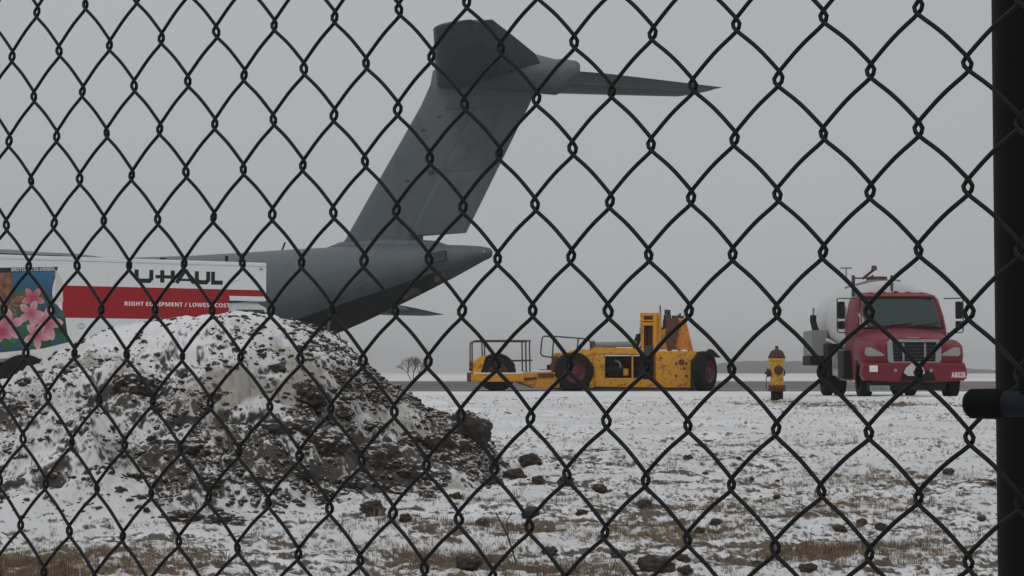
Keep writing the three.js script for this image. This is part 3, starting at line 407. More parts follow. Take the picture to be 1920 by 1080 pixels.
  const tyre = (r, w) => new THREE.LatheGeometry([[r * 0.55, -w / 2], [r * 0.9, -w / 2], [r, -w * 0.36], [r, w * 0.36], [r * 0.9, w / 2], [r * 0.55, w / 2]].map(p => new THREE.Vector2(...p)), 32).rotateX(Math.PI / 2);
  for (const [x, z] of [[-6.37, -0.2], [-6.37, -2.2], [0.6, -0.3], [0.6, -2.1]]) { const w = mesh('wheel', tyre(0.46, 0.28).translate(x, 0.46, z), M.rubber, t); mesh('rim', cyl(0.26, 0.26, 0.2, [x, 0.46, z], [Math.PI / 2, 0, 0]), M.grey, w); }
  mesh('chassis_rail', [box2(-8, 1.5, 0.6, 0.86, -0.75, -0.6), box2(-8, 1.5, 0.6, 0.86, -1.85, -1.7)], M.black, t);
  mesh('cab', prism([[-1.01, 0.45], [-1.01, 2.42], [-0.12, 2.42], [0.12, 2.3], [0.55, 1.7], [1.6, 1.42], [1.75, 1.25], [1.75, 0.45]], -2.2, -0.2, 0.05), M.boxWhite, t);
  mesh('windshield', prism([[0.13, 2.24], [0.16, 2.26], [0.57, 1.72], [0.54, 1.70]], -2.05, -0.35, 0.004), M.glass, t);
  mesh('side_window', box2(-0.75, 0.05, 1.65, 2.25, -0.21, -0.195, 0.004), M.glass, t);
}

// ---------------------------------------------------------------- yellow aircraft towing tractor
function wheelOn(parent, x, y, z, r, w, hubMat, turn = 0) {
  const t = new THREE.LatheGeometry([[r * 0.52, -w / 2], [r * 0.62, -w / 2 - 0.01], [r * 0.88, -w / 2], [r * 0.98, -w * 0.42], [r, -w * 0.3], [r, w * 0.3], [r * 0.98, w * 0.42], [r * 0.88, w / 2], [r * 0.62, w / 2 + 0.01], [r * 0.52, w / 2]].map(p => new THREE.Vector2(...p)), 36).rotateX(Math.PI / 2);
  const lugs = []; for (let k = 0; k < 26; k++) for (const s of [-1, 1]) lugs.push(xf(box(0.05, 0.03, w * 0.42, [0, r + 0.006, s * w * 0.2], [0, s * 0.5, 0], 0.006), [0, 0, 0], [0, 0, (k + (s > 0 ? 0.5 : 0)) / 26 * 2 * Math.PI]));
  const g = mergeGeometries([t, ...lugs].map(clean)); const wh = mesh('wheel', g, M.rubber, parent); wh.position.set(x, y, z); wh.rotation.y = turn;
  const rim = mesh('rim', [new THREE.LatheGeometry([[0.001, 0.02], [r * 0.2, 0.05], [r * 0.22, -0.02], [r * 0.42, -0.04], [r * 0.5, 0.06], [r * 0.56, 0.07]].map(([a, b]) => new THREE.Vector2(a, b)), 28).rotateX(Math.PI / 2).translate(0, 0, w * 0.36), ...[0, 1, 2, 3, 4, 5, 6, 7].map(k => cyl(0.022, 0.022, 0.05, [Math.cos(k * 0.785) * r * 0.31, Math.sin(k * 0.785) * r * 0.31, w * 0.36 - 0.02], [Math.PI / 2, 0, 0], 6))], hubMat, wh);
  return wh;
}
{
  const ppm = 56.25, t = thing('towing_tractor', 'yellow aircraft towing tractor with red wheel hubs and low railed front deck', 'tow tractor', [at(1107, 733, 64).x, 0.004, -64.6], R(3));
  const X = p => (p - 1107) / ppm, Y = p => (733 - p) / ppm;
  const pr = pts => pts.map(([x, y]) => [X(x), Y(y)]);
  // wheels, both sides
  for (const z of [1.12, -1.12]) { wheelOn(t, X(930), Y(700), z, 0.58, 0.42, M.rust); wheelOn(t, X(1072), Y(697), z, 0.64, 0.46, M.hub); wheelOn(t, X(1316), Y(697), z, 0.655, 0.38, M.hub, R(56)); }
  // front deck
  mesh('front_body', prism(pr([[884, 700], [886, 680], [902, 668], [930, 665], [944, 672], [954, 690], [962, 698], [962, 716], [884, 716]]), -1.2, 0.84), M.yellow, t);
  mesh('front_fender', (() => { const s = new THREE.Shape(); s.absarc(0, 0, 0.66, 0.35, Math.PI - 0.3); s.absarc(0, 0, 0.61, Math.PI - 0.3, 0.35, true); return new THREE.ExtrudeGeometry(s, { depth: 0.5, bevelEnabled: false, curveSegments: 20 }).translate(X(928), Y(700), 0.84); })(), M.rust, t);
  mesh('front_cheek', prism(pr([[884, 703], [886, 682], [900, 670], [908, 668], [897, 703]]), 0.84, 1.38), M.yellow, t);
  mesh('side_step', box2(X(880), X(978), Y(716), Y(701), 1.38, 1.5), M.yellow, t); mesh('step_snow', box2(X(884), X(976), Y(701.2), Y(699), 1.36, 1.5, 0.012), std(SNOW, 0.9), t);
  for (const y of [681, 691]) mesh('lamp', cyl(0.085, 0.085, 0.12, [X(880.5), Y(y), 1.1], [0, 0, Math.PI / 2]), M.redPlastic, t);
  mesh('front_bumper', box2(X(877), X(884), Y(716), Y(699), -1.3, 1.4), M.rust, t);
  mesh('deck', prism(pr([[955, 700], [1042, 698], [1042, 727], [1000, 728], [962, 715]]), -1.25, 1.25), M.yellow, t);
  mesh('deck_snow', box2(X(985), X(1030), Y(698.2), Y(694.5), -1.1, 1.15, 0.02), std(SNOW, 0.9), t);
  mesh('deck_toolbox', box2(X(1004), X(1034), Y(708), Y(700), 1.25, 1.3), M.rust, t); mesh('deck_pipe', bar([X(962), Y(712), 1.28], [X(1002), Y(709), 1.28], 0.04), M.rust, t);
  mesh('console', [box2(X(1032), X(1043), Y(702), Y(668), 0.6, 1.2), box2(X(1028), X(1036), Y(702), Y(684), 0.7, 1.1)], M.rust, t);
  mesh('seat', [box2(X(1010), X(1030), Y(697), Y(693), 0.2, 0.8), box2(X(1025), X(1030), Y(695), Y(684), 0.2, 0.8)], M.black, t);
  mesh('middle_fender', prism(pr([[1036, 727], [1040, 690], [1050, 670], [1064, 658], [1090, 655], [1104, 662], [1108, 727], [1100, 727], [1100, 690], [1088, 668], [1070, 664], [1054, 676], [1046, 700], [1044, 727]]), 0.8, 1.3), M.yellow, t);
  mesh('middle_body', box2(X(1042), X(1108), Y(727), Y(662), -1.25, 0.8), M.yellow, t);
  // railings
  const z = 1.15, rail = (name, pts, zz = z) => mesh(name, tube(pts.map(([x, y]) => [X(x), Y(y), zz]), 0.028, 6, 6), M.darkSteel, t);
  for (const zz of [1.15, -1.0]) { rail('guard_rail', [[883, 690], [882.5, 648], [883.5, 642], [889, 640], [940, 639.5], [992, 640]], zz); for (const [x, b] of [[906, 668], [983, 697], [990, 697]]) rail('rail_post', [[x - 1, 640], [x, b]], zz); rail('rail_bar', [[940, 677], [995, 676]], zz); }
  rail('guard_rail', [[1033, 671], [1014, 668], [1010.5, 663], [1013, 636], [1017, 631.5], [1040, 632], [1082, 635], [1098, 637], [1103, 642], [1104, 660]], 1.0); rail('rail_post', [[1035, 632], [1032, 671]], 1.0); rail('rail_post', [[1081, 635], [1078, 660]], 1.0);
  // engine bay
  mesh('chassis', box2(X(1040), X(1300), Y(731), Y(722), -1.1, 1.1), M.darkSteel, t);
  mesh('engine_sill', prism(pr([[1108, 725], [1108, 709], [1190, 709], [1226, 716], [1226, 727]]), -1.2, 1.2), M.yellow, t);
  mesh('hood', prism(pr([[1100, 664], [1104, 656], [1114, 652], [1202, 654], [1202, 665]]), -1.15, 1.2), M.yellow, t);
  mesh('side_panel', prism(pr([[1100, 712], [1100, 664], [1118, 664], [1130, 672], [1127, 712]]), 0.95, 1.18), M.yellow, t);
  for (const x of [1128, 1181]) mesh('engine_post', box2(X(x - 1.6), X(x + 1.6), Y(710), Y(664), 1.05, 1.16), M.yellow, t);
  mesh('engine', [box2(X(1130), X(1222), Y(712), Y(668), -0.9, 0.55, 0.03), box2(X(1138), X(1172), Y(706), Y(680), 0.5, 0.8, 0.03), cyl(0.13, 0.13, 0.7, [X(1148), Y(692), 0.8], [0, 0, Math.PI / 2]), cyl(0.2, 0.2, 0.4, [X(1200), Y(690), 0.6], [Math.PI / 2, 0, 0]), bar([X(1134), Y(676), 0.8], [X(1176), Y(684), 0.85], 0.035), bar([X(1150), Y(670), 0.85], [X(1165), Y(708), 0.85], 0.03), bar([X(1186), Y(672), 0.85], [X(1220), Y(704), 0.75], 0.04)], M.black, t);
  mesh('oil_filter', cyl(0.09, 0.09, 0.22, [X(1170), Y(698), 0.95]), M.yellow, t); mesh('air_hose', tube([[X(1150), Y(676), 0.85], [X(1158), Y(680), 0.95], [X(1160), Y(690), 0.9]], 0.045), M.steel, t);
  mesh('exhaust_silencer', [cyl(0.105, 0.105, X(1192) - X(1108), [X(1150), Y(647), 0.6], [0, 0, Math.PI / 2 + 0.03], 20)], M.grey, t); mesh('silencer_end', cyl(0.115, 0.115, 0.14, [X(1110), Y(646), 0.6], [0, 0, Math.PI / 2]), M.darkSteel, t);
  mesh('hood_snow', box2(X(1152), X(1182), Y(654.5), Y(651.5), 0.75, 1.15, 0.015), std(SNOW, 0.9), t);
  mesh('intake_pipe', tube([[X(1190), Y(656), 0.5], [X(1194), Y(640), 0.5], [X(1198), Y(630), 0.5], [X(1197), Y(626), 0.5]], 0.11), M.black, t);
  // mast frame
  mesh('mast_upright', box2(X(1200), X(1205), Y(660), Y(590), 0.55, 0.8), M.yellow, t); mesh('mast_upright', box2(X(1222), X(1229), Y(664), Y(590), 0.5, 0.86), M.yellow, t); mesh('mast_upright', box2(X(1229.5), X(1239), Y(664), Y(587), -0.5, 0.7), M.yellow, t);
  for (const [a, b] of [[587, 593], [600, 603], [605, 611]]) mesh('mast_crossbar', box2(X(1199), X(1230), Y(b), Y(a), 0.56, 0.83), M.yellow, t);
  for (const x of [1209, 1216, 1220]) mesh('mast_slat', box2(X(x - 1.3), X(x + 1.3), Y(662), Y(611), 0.45, 0.6), M.rust, t);
  mesh('mast_back', box2(X(1202), X(1230), Y(664), Y(592), 0.3, 0.42), M.rust, t); mesh('mast_box', box2(X(1200), X(1222), Y(672), Y(648), 0.3, 0.75), M.darkSteel, t);
  mesh('mast_antenna', bar([X(1238), Y(590), 0.5], [X(1238), Y(573), 0.5], 0.025), M.darkSteel, t); mesh('mirror', box(0.05, 0.22, 0.14, [X(1198), Y(620), 0.85]), M.chrome, t);
  // sloping tower
  mesh('tower', prism(pr([[1262, 658], [1268, 600], [1284, 596], [1299, 658]]), -0.8, 0.7), M.orange, t);
  mesh('tower_brace', prism(pr([[1229, 660], [1236, 622], [1247, 616], [1256, 630], [1262, 660]]), 0.35, 0.65), M.yellow, t);
  mesh('tower_column', prism(pr([[1246, 640], [1248, 598], [1270, 596], [1272, 612], [1263, 658], [1252, 658]]), -0.2, 0.82), M.rust, t);
  mesh('tower_valve', [box2(X(1247), X(1259), Y(602), Y(590), 0.1, 0.5), cyl(0.06, 0.06, 0.2, [X(1250), Y(586), 0.4]), cyl(0.05, 0.05, 0.2, [X(1257), Y(586), 0.2]), bar([X(1262), Y(594), 0.4], [X(1284), Y(594), 0.2], 0.05), bar([X(1266), Y(600), 0.4], [X(1278), Y(588), 0.3], 0.04)], M.darkSteel, t);
  mesh('hook', tube([[X(1239), Y(612), 0.5], [X(1242), Y(620), 0.5], [X(1247), Y(621), 0.5], [X(1250), Y(614), 0.5]], 0.035), M.steel, t);
  // rear plate with its bolts
  const plate = mesh('rear_plate', prism(pr([[1225, 659], [1301, 659], [1300, 668], [1290, 676], [1289, 727], [1240, 727], [1225, 716]]), 0.5, 1.22, 0.015), M.yellow, t);
  for (const [x, y, r] of [[1262, 682, 0.045], [1272, 680, 0.1], [1281, 682, 0.045], [1277, 691, 0.05], [1262, 705, 0.045], [1281, 705, 0.045], [1233, 672, 0.04]]) mesh('bolt', cyl(r, r, 0.04, [X(x), Y(y), 1.225], [Math.PI / 2, 0, 0], 12), M.rust, plate);
  mesh('rear_body', box2(X(1225), X(1300), Y(727), Y(660), -1.2, 0.5), M.yellow, t);
  for (const [a, b] of [[1232, 1246], [1256, 1266], [1274, 1284]]) mesh('plate_snow', box2(X(a), X(b), Y(660), Y(656.5), 0.55, 1.15, 0.02), std(SNOW, 0.9), t);
  mesh('rear_fender', prism(pr([[1302, 664], [1322, 660], [1326, 655], [1331, 657], [1345, 671], [1332, 670], [1318, 666], [1303, 668]]), 0.7, 1.35), M.black, t);
}

// ---------------------------------------------------------------- fire hydrant
{
  const D = 31.5, p = at(1457, 752, D), s = 1 / 114.3, t = thing('fire_hydrant', 'rusty yellow fire hydrant with brown cap and black base on the verge', 'hydrant', [p.x, p.y - 0.01, p.z]);
  const Y = q => (752 - q) * s, lathe = a => new THREE.LatheGeometry(a.map(([r, y]) => new THREE.Vector2(r * s, Y(y))), 28);
  const hy = painted([0.60, 0.36, 0.05], [0.15, 0.055, 0.02], 0.9, 0.75, 2), rb = painted([0.07, 0.034, 0.032], [0.035, 0.02, 0.02], 1, 0.85, 2);
  mesh('standpipe', lathe([[11, 756], [11.5, 750], [11.5, 732], [12, 730]]), M.black, t);
  const fl = mesh('flange', lathe([[11, 733], [16, 732.5], [16, 728], [15, 727.5], [15, 727], [16, 726.5], [16, 722], [12, 721]]), M.rust, t);
  for (let k = 0; k < 8; k++) mesh('bolt', cyl(1.6 * s, 1.6 * s, 12 * s, [Math.cos(k * 0.785 + 0.3) * 14.2 * s, Y(727), Math.sin(k * 0.785 + 0.3) * 14.2 * s], [0, 0, 0], 6), M.rust, fl);
  mesh('barrel', lathe([[11.5, 722], [12.2, 716], [12.5, 705], [13, 690], [13.5, 680], [14, 674], [15, 672.5], [15, 670.5]]), hy, t);
  const bon = mesh('bonnet', lathe([[15, 671], [16.2, 670], [16.2, 667], [14.5, 665.5], [13.4, 662], [10.5, 657], [5, 654.5], [3, 654], [2.8, 648], [2, 647.5], [0.01, 647.5]]), rb, t);
  mesh('barrel_flange', lathe([[13.6, 676], [15.8, 675], [15.8, 671.5], [14, 671]]), hy, t);
  const noz = (name, ang, y, r, len, mat) => { const g = [cyl(r * s, r * 1.05 * s, len * s, [0, 0, (11 + len / 2) * s], [Math.PI / 2, 0, 0], 20), cyl(r * 1.22 * s, r * 1.22 * s, 4 * s, [0, 0, (11 + len) * s], [Math.PI / 2, 0, 0], 8), cyl(r * 0.36 * s, r * 0.42 * s, 4 * s, [0, 0, (11 + len + 4) * s], [Math.PI / 2, 0, 0], 5)]; const m = mesh(name, g, mat, t); m.position.y = Y(y); m.rotation.y = ang; return m; };
  noz('pumper_nozzle', 0.05, 693, 7.5, 6, M.rust); noz('hose_nozzle', -Math.PI / 2, 698, 6.6, 6, rb); noz('hose_nozzle', Math.PI / 2 + 0.6, 698, 6.2, 2, rb);
  mesh('chain', tube([[-20 * s, Y(705), 0.02], [-21 * s, Y(720), 0.03], [-20 * s, Y(731), 0.02], [-14 * s, Y(728), 0.03]], 0.007, 5, 5), M.rust, t);
}

// ---------------------------------------------------------------- red tanker truck facing the fence (local z to its nose)
{
  const D = 45, ppm = 80, t = thing('tanker_truck', 'dark red fuel tanker truck with chrome grille facing the fence', 'truck', [at(1712, 747, D).x, 0.004, -D], R(-1));
  const X = p => (p - 1712) / ppm, H = (py, d = D) => 0.62 + (698 - py) / FOCAL * d;
  // hood: lofted cross-sections from the grille back to the windscreen
  const sect = (z, top, sideTop, hw, bot, crown) => { const r = [], n = 10; r.push([-hw, bot, z]); r.push([-hw * 1.0, lerp(bot, sideTop, 0.5), z]); for (let i = 0; i <= n; i++) { const u = -1 + 2 * i / n; r.push([u * hw * (1 - 0.06 * (1 - Math.abs(u))), sideTop + (top - sideTop) * Math.pow(Math.cos(u * Math.PI / 2), crown), z]); } r.push([hw, lerp(bot, sideTop, 0.5), z]); r.push([hw, bot, z]); return r; };
  const hood = loft([sect(0.02, 1.38, 1.10, 0.72, 0.78, 0.4), sect(-0.05, 1.45, 1.18, 0.86, 0.76, 0.4), sect(-0.3, 1.53, 1.28, 1.0, 0.74, 0.42), sect(-0.8, 1.62, 1.38, 1.07, 0.85, 0.42), sect(-1.45, 1.70, 1.46, 1.11, 0.8, 0.4)]);
  const hoodMesh = mesh('hood', hood, M.truckRed, t);
  // fenders with headlights
  for (const s of [-1, 1]) {
    const fr = (z, x0, x1, top, bot) => { const r = []; for (let i = 0; i < 14; i++) { const a = 2 * Math.PI * i / 14, ca = Math.cos(a), sa = Math.sin(a); r.push([s * ((x0 + x1) / 2 + (x1 - x0) / 2 * Math.sign(ca) * Math.abs(ca) ** 0.55), (top + bot) / 2 + (top - bot) / 2 * Math.sign(sa) * Math.abs(sa) ** 0.55, z]); } return r; };
    let rg = [fr(0.0, 0.62, 1.08, 1.10, 0.78), fr(-0.06, 0.6, 1.18, 1.22, 0.74), fr(-0.25, 0.6, 1.235, 1.34, 0.72), fr(-0.7, 0.6, 1.25, 1.40, 0.9), fr(-1.2, 0.6, 1.2, 1.38, 0.88), fr(-1.45, 0.6, 1.1, 1.34, 0.8)]; if (s < 0) rg = rg.map(r => r.reverse());
    const fd = mesh('fender', loft(rg), M.truckRed, t);
    const hl = prism([[0.64, 1.02], [0.7, 0.99], [1.06, 0.985], [1.12, 1.05], [1.09, 1.19], [0.97, 1.2], [0.8, 1.11]].map(([x, y]) => [s * x, y]).sort((a, b) => 0), -0.05, 0.035, 0.015); mesh('headlight', hl, M.lampGlass, fd);
    const bl = []; void bl;
    mesh('front_tyre', xf(clean(new THREE.LatheGeometry([[0.28, -0.14], [0.46, -0.145], [0.50, -0.11], [0.505, 0], [0.50, 0.11], [0.46, 0.145], [0.28, 0.14]].map(p => new THREE.Vector2(...p)), 32).rotateZ(Math.PI / 2)), [s * 1.02, 0.505, -0.72]), M.rubber, t);
    for (const dx of [0.78, 1.1]) mesh('rear_tyre', xf(clean(new THREE.LatheGeometry([[0.28, -0.13], [0.46, -0.135], [0.505, -0.1], [0.505, 0.1], [0.46, 0.135], [0.28, 0.13]].map(p => new THREE.Vector2(...p)), 32).rotateZ(Math.PI / 2)), [s * dx, 0.505, -6.2]), M.rubber, t);
    mesh('rear_mudguard', xf(prism([[-0.62, 0], [-0.55, 0.35], [-0.3, 0.6], [0.3, 0.6], [0.55, 0.35], [0.62, 0], [0.58, 0], [0.5, 0.32], [0.28, 0.55], [-0.28, 0.55], [-0.5, 0.32], [-0.58, 0]], -0.32, 0.32, 0.005), [s * 0.95, 0.52, -6.2], [0, Math.PI / 2, 0]), M.black, t);
    // mirrors on tube frames
    const mz = -1.55, mx = s * 1.42, mi = mesh('mirror', [box(0.17, 0.42, 0.09, [mx, 2.12, mz], [0, s * 0.2, 0], 0.03), box(0.17, 0.2, 0.09, [mx, 1.76, mz], [0, s * 0.2, 0], 0.03)], M.black, t);
    mesh('mirror_frame', [tube([[s * 1.06, 2.40, mz], [mx + s * 0.06, 2.41, mz], [mx + s * 0.1, 2.38, mz], [mx + s * 0.1, 1.62, mz], [mx + s * 0.05, 1.58, mz], [s * 1.05, 1.56, mz]], 0.016, 5, 6)], M.darkSteel, mi);
  }
  // bumper and its fittings
  const bump = mesh('bumper', prism([[-1.17, 0.84], [-1.22, 0.7], [-1.235, 0.55], [-1.16, 0.42], [-0.5, 0.38], [0.5, 0.38], [1.16, 0.42], [1.235, 0.55], [1.22, 0.7], [1.17, 0.84]], -0.14, 0.2, 0.05), M.truckRed, t);
  mesh('lower_valance', box2(-1.05, 0.72, 0.2, 0.40, -0.2, 0.14), M.black, t);
  mesh('air_intake', prism([[-0.34, 0.42], [0.5, 0.42], [0.42, 0.66], [-0.26, 0.66]], 0.18, 0.203, 0.006), M.black, bump);
  const cvs = (w, h, fn) => { const c = document.createElement('canvas'); c.width = w; c.height = h; fn(c.getContext('2d')); const x = new THREE.CanvasTexture(c); x.colorSpace = THREE.SRGBColorSpace; return x; };
  const flat = (name, w, h, p, tx, par) => { const g = new THREE.BoxGeometry(w, h, 0.008); g.translate(...p); return mesh(name, g, new THREE.MeshStandardMaterial({ map: tx, roughness: 0.5 }), par); };
  flat('white_sticker', 0.19, 0.15, [X(1636), 0.70, 0.205], cvs(64, 64, c => { c.fillStyle = '#e6e4e4'; c.fillRect(0, 0, 64, 64); c.fillStyle = '#c9c4c4'; c.fillRect(8, 28, 48, 4); }), bump);
  flat('unit_number', 0.37, 0.20, [1.02, 0.56, 0.205], cvs(256, 128, c => { c.fillStyle = '#7d1a33'; c.fillRect(0, 0, 256, 128); c.fillStyle = '#e9dfe2'; c.font = 'bold 96px sans-serif'; c.textAlign = 'center'; c.textBaseline = 'middle'; c.save(); c.translate(128, 68); c.scale(0.82, 1.15); c.fillText('A8028', 0, 0); c.restore(); }), bump);
  flat('number_plate', 0.46, 0.14, [X(1648), 0.235, 0.15], cvs(128, 40, c => { c.fillStyle = '#8f9392'; c.fillRect(0, 0, 128, 40); c.fillStyle = '#6f7573'; for (let i = 0; i < 6; i++) c.fillRect(14 + i * 17, 9, 10, 20); }), t).userData.label = 'dull grey number plate';
  { const g = prism([[-0.25, -0.02], [-0.2, 0.1], [0, 0.25], [0.2, 0.1], [0.25, -0.02], [0.15, -0.09], [-0.15, -0.09]], 0, 0.012, 0.003); const pl = mesh('placard', xf(clean(g), [X(1712), 0.62, 0.205]), M.sign, bump); mesh('placard_mark', xf(clean(prism([[-0.09, -0.04], [0, 0.13], [0.09, -0.04]], 0, 0.006, 0.001)), [X(1716), 0.64, 0.219]), M.truckRed, pl); }
  for (const x of [-0.45, 0.38]) mesh('tow_hook', cyl(0.04, 0.04, 0.08, [x, 0.66, 0.21], [Math.PI / 2, 0, 0]), M.chrome, bump);
  // grille
  const gw = X(1763), gl = X(1665), gr = mesh('grille_surround', (() => { const s = new THREE.Shape(); s.moveTo(gl + 0.04, 0.82); s.lineTo(gw - 0.04, 0.82); s.lineTo(gw, 0.9); s.lineTo(gw + 0.01, 1.3); s.lineTo(gw - 0.05, 1.37); s.lineTo(gl + 0.05, 1.37); s.lineTo(gl - 0.01, 1.3); s.lineTo(gl, 0.9); const h = new THREE.Path(); h.moveTo(gl + 0.12, 0.855); h.lineTo(gl + 0.09, 1.33); h.lineTo(gw - 0.09, 1.33); h.lineTo(gw - 0.12, 0.855); s.holes.push(h); return new THREE.ExtrudeGeometry(s, { depth: 0.05, bevelEnabled: true, bevelSize: 0.012, bevelThickness: 0.012, bevelSegments: 2 }).translate(0, 0, 0.03); })(), M.chrome, t);
  mesh('grille_mesh', box2(gl + 0.06, gw - 0.06, 0.84, 1.345, 0.022, 0.045, 0.004), M.black, t);
  for (let k = 0; k < 5; k++) mesh('grille_bar', box2(gl + 0.1, gw - 0.1, 0.91 + k * 0.08, 0.925 + k * 0.08, 0.045, 0.06, 0.003), M.darkSteel, gr);
  for (const x of [gl + 0.36, gw - 0.36]) mesh('grille_strut', box(0.05, 0.42, 0.03, [x, 1.085, 0.06], [0, 0, 0.0]), M.steel, gr);
  mesh('hood_badge', box(0.3, 0.03, 0.03, [0, 1.42, 0.02]), M.chrome, hoodMesh);
  // cab
  const cabRows = [[0.42, 1.06, -1.35, -3.0], [1.3, 1.12, -1.38, -3.0], [1.66, 1.12, -1.42, -3.0], [2.0, 1.09, -1.6, -3.0], [2.38, 1.02, -1.84, -3.0], [2.50, 0.95, -1.95, -2.95], [2.575, 0.78, -2.15, -2.85]];
  const cabRing = ([y, hw, zf, zb]) => { const c = 0.16; return [[-hw + c, y, zf], [-hw * 0.5, y, zf + 0.04], [0, y, zf + 0.06], [hw * 0.5, y, zf + 0.04], [hw - c, y, zf], [hw - 0.04, y, zf - 0.06], [hw, y, zf - c], [hw, y, (zf + zb) / 2], [hw, y, zb + 0.08], [hw - 0.08, y, zb], [0, y, zb], [-hw + 0.08, y, zb], [-hw, y, zb + 0.08], [-hw, y, (zf + zb) / 2], [-hw, y, zf - c], [-hw + 0.04, y, zf - 0.06]]; };
  const cab = mesh('cab', toCreasedNormals(loft(cabRows.map(cabRing)), R(38)), M.truckRed, t);
  { // windscreen, following the cab's curved front, a little proud
    const row = (y) => { const hw = table(cabRows.map(c => [c[0], c[1]]), y), zf = table(cabRows.map(c => [c[0], c[2]]), y), r = []; for (let i = 0; i <= 12; i++) { const u = -1 + i / 6; r.push([u * (hw - 0.1), y, zf + 0.068 - 0.06 * u * u * (Math.abs(u) > 0.85 ? 1.5 : 1)]); } return r; };
    const P = [], I = [], ys = [1.70, 1.85, 2.0, 2.15, 2.3, 2.42]; ys.forEach((y, k) => row(y - 0.0).forEach(([x, yy, z], i) => P.push(x, yy + (k === 0 ? -0.05 * (1 - (i / 6 - 1) ** 2) * -1 : 0), z))); for (let j = 0; j + 1 < ys.length; j++) for (let i = 0; i < 12; i++) { const a = j * 13 + i; I.push(a, a + 1, a + 13, a + 1, a + 14, a + 13); }
    const g = new THREE.BufferGeometry(); g.setAttribute('position', new THREE.Float32BufferAttribute(P, 3)); g.setIndex(I); g.computeVertexNormals(); mesh('windshield', g, M.glass, cab);
    const edge = row(1.69).map(([x, y, z]) => [x, y, z + 0.005]).concat(row(2.43).map(([x, y, z]) => [x, y, z + 0.005]).reverse()); mesh('window_seal', tube(edge, 0.022, 2, 6, true), M.black, cab);
    for (const x of [-0.3, 0.35]) mesh('wiper', bar([x, 1.74, -1.36], [x + 0.55, 1.80, -1.40], 0.012), M.black, cab);
  }
  for (const s of [-1, 1]) { mesh('door_window', prism([[-1.75, 1.7], [-1.95, 2.34], [-2.7, 2.36], [-2.72, 1.66]], -0.012, 0.0, 0.002).rotateY(Math.PI / 2).translate(0, 0, 0).applyMatrix4(new THREE.Matrix4().makeScale(1, 1, -1)).translate(s * 1.10, 0, -4.45 + 0.0), M.glass, cab); mesh('grab_handle', bar([s * 1.13, 1.55, -2.85], [s * 1.11, 2.25, -2.85], 0.018), M.chrome, cab); }
  for (const x of [-0.62, -0.3, 0, 0.3, 0.62]) mesh('roof_marker', box(0.12, 0.045, 0.1, [x, 2.585 - Math.abs(x) * 0.05, -2.12], [0, 0, 0], 0.015), M.redPlastic, cab);
  mesh('sun_visor', box(1.7, 0.06, 0.12, [0, 2.47, -1.86], [0.3, 0, 0]), M.truckRed, cab);
  // tank and what is on it
  const tank = mesh('tank', (() => { const r = [[-3.25, 0.05], [-3.18, 0.55], [-3.1, 0.88], [-2.98, 1], [-2.98, 1]], rg = [], end = -8.0; const ring = (z, k) => { const q = []; for (let i = 0; i < 40; i++) { const a = 2 * Math.PI * i / 40, ca = Math.cos(a), sa = Math.sin(a); q.push([1.2 * k * Math.sign(ca) * Math.abs(ca) ** 0.85, 1.95 + 0.97 * k * Math.sign(sa) * Math.abs(sa) ** 0.85, z]); } return q; }; for (const [z, k] of [[-3.12, 0.1], [-3.15, 0.6], [-3.2, 0.85], [-3.3, 0.96], [-3.4, 1], [-5.6, 1], [-7.8, 1], [-7.95, 0.95], [-8.05, 0.8], [-8.1, 0.1]]) rg.push(ring(z, k)); return loft(rg); })(), M.tankWhite, t);
  for (const z of [-5.6]) mesh('tank_band', (() => { const q = []; for (let i = 0; i < 40; i++) { const a = 2 * Math.PI * i / 40, ca = Math.cos(a), sa = Math.sin(a); q.push([1.205 * Math.sign(ca) * Math.abs(ca) ** 0.85, 1.95 + 0.975 * Math.sign(sa) * Math.abs(sa) ** 0.85, z]); } return tube(q, 0.012, 1, 5, true); })(), M.tankWhite, tank);
  mesh('tank_walkway', box2(-0.4, 0.4, 2.9, 2.96, -7.6, -3.6), M.grey, t);
  const roll = mesh('roll_bar', [bar([-0.86, 2.5, -3.2], [-0.86, 3.05, -3.2], 0.045), bar([0.1, 2.5, -3.2], [0.1, 3.05, -3.2], 0.035), tube([[-0.86, 2.98, -3.2], [-0.5, 2.98, -3.2], [-0.35, 3.05, -3.2]], 0.02)], M.darkSteel, t);
  mesh('tank_hatch', [cyl(0.26, 0.28, 0.12, [-0.1, 3.0, -4.2]), bar([-0.5, 3.0, -4.0], [-0.2, 3.24, -4.0], 0.035)], M.hub, t); mesh('beacon', [cyl(0.06, 0.08, 0.12, [-0.2, 3.28, -4.0])], M.darkSteel, t); mesh('top_rail', [bar([-1.0, 3.3, -4.4], [-0.7, 3.3, -4.4], 0.02), bar([-0.85, 3.05, -4.4], [-0.85, 3.3, -4.4], 0.02)], M.grey, t);
  // chassis and pump gear on its right side
  mesh('chassis_rail', [box2(-0.45, -0.3, 0.6, 0.85, -7.9, -0.3), box2(0.3, 0.45, 0.6, 0.85, -7.9, -0.3), box2(-0.9, 0.9, 0.42, 0.6, -0.8, -0.6)], M.black, t);
  mesh('tank_cradle', [box2(-0.9, 0.9, 0.85, 1.25, -4.0, -3.8), box2(-0.9, 0.9, 0.85, 1.25, -7.3, -7.1)], M.darkSteel, t);
  mesh('fuel_tank', cyl(0.32, 0.32, 0.9, [-0.95, 0.72, -3.6], [Math.PI / 2, 0, 0], 24), M.steel, t); mesh('step_box', box2(-1.28, -0.7, 0.45, 1.15, -3.1, -2.2), M.black, t);
  mesh('hose_cabinet', box2(-1.62, -1.18, 1.05, 1.72, -7.0, -5.4), M.grey, t); mesh('cabinet_base', box2(-1.64, -1.2, 0.80, 1.05, -7.0, -5.5), M.black, t); mesh('valve_box', box2(-1.32, -0.95, 0.95, 1.35, -5.3, -4.6), M.black, t);
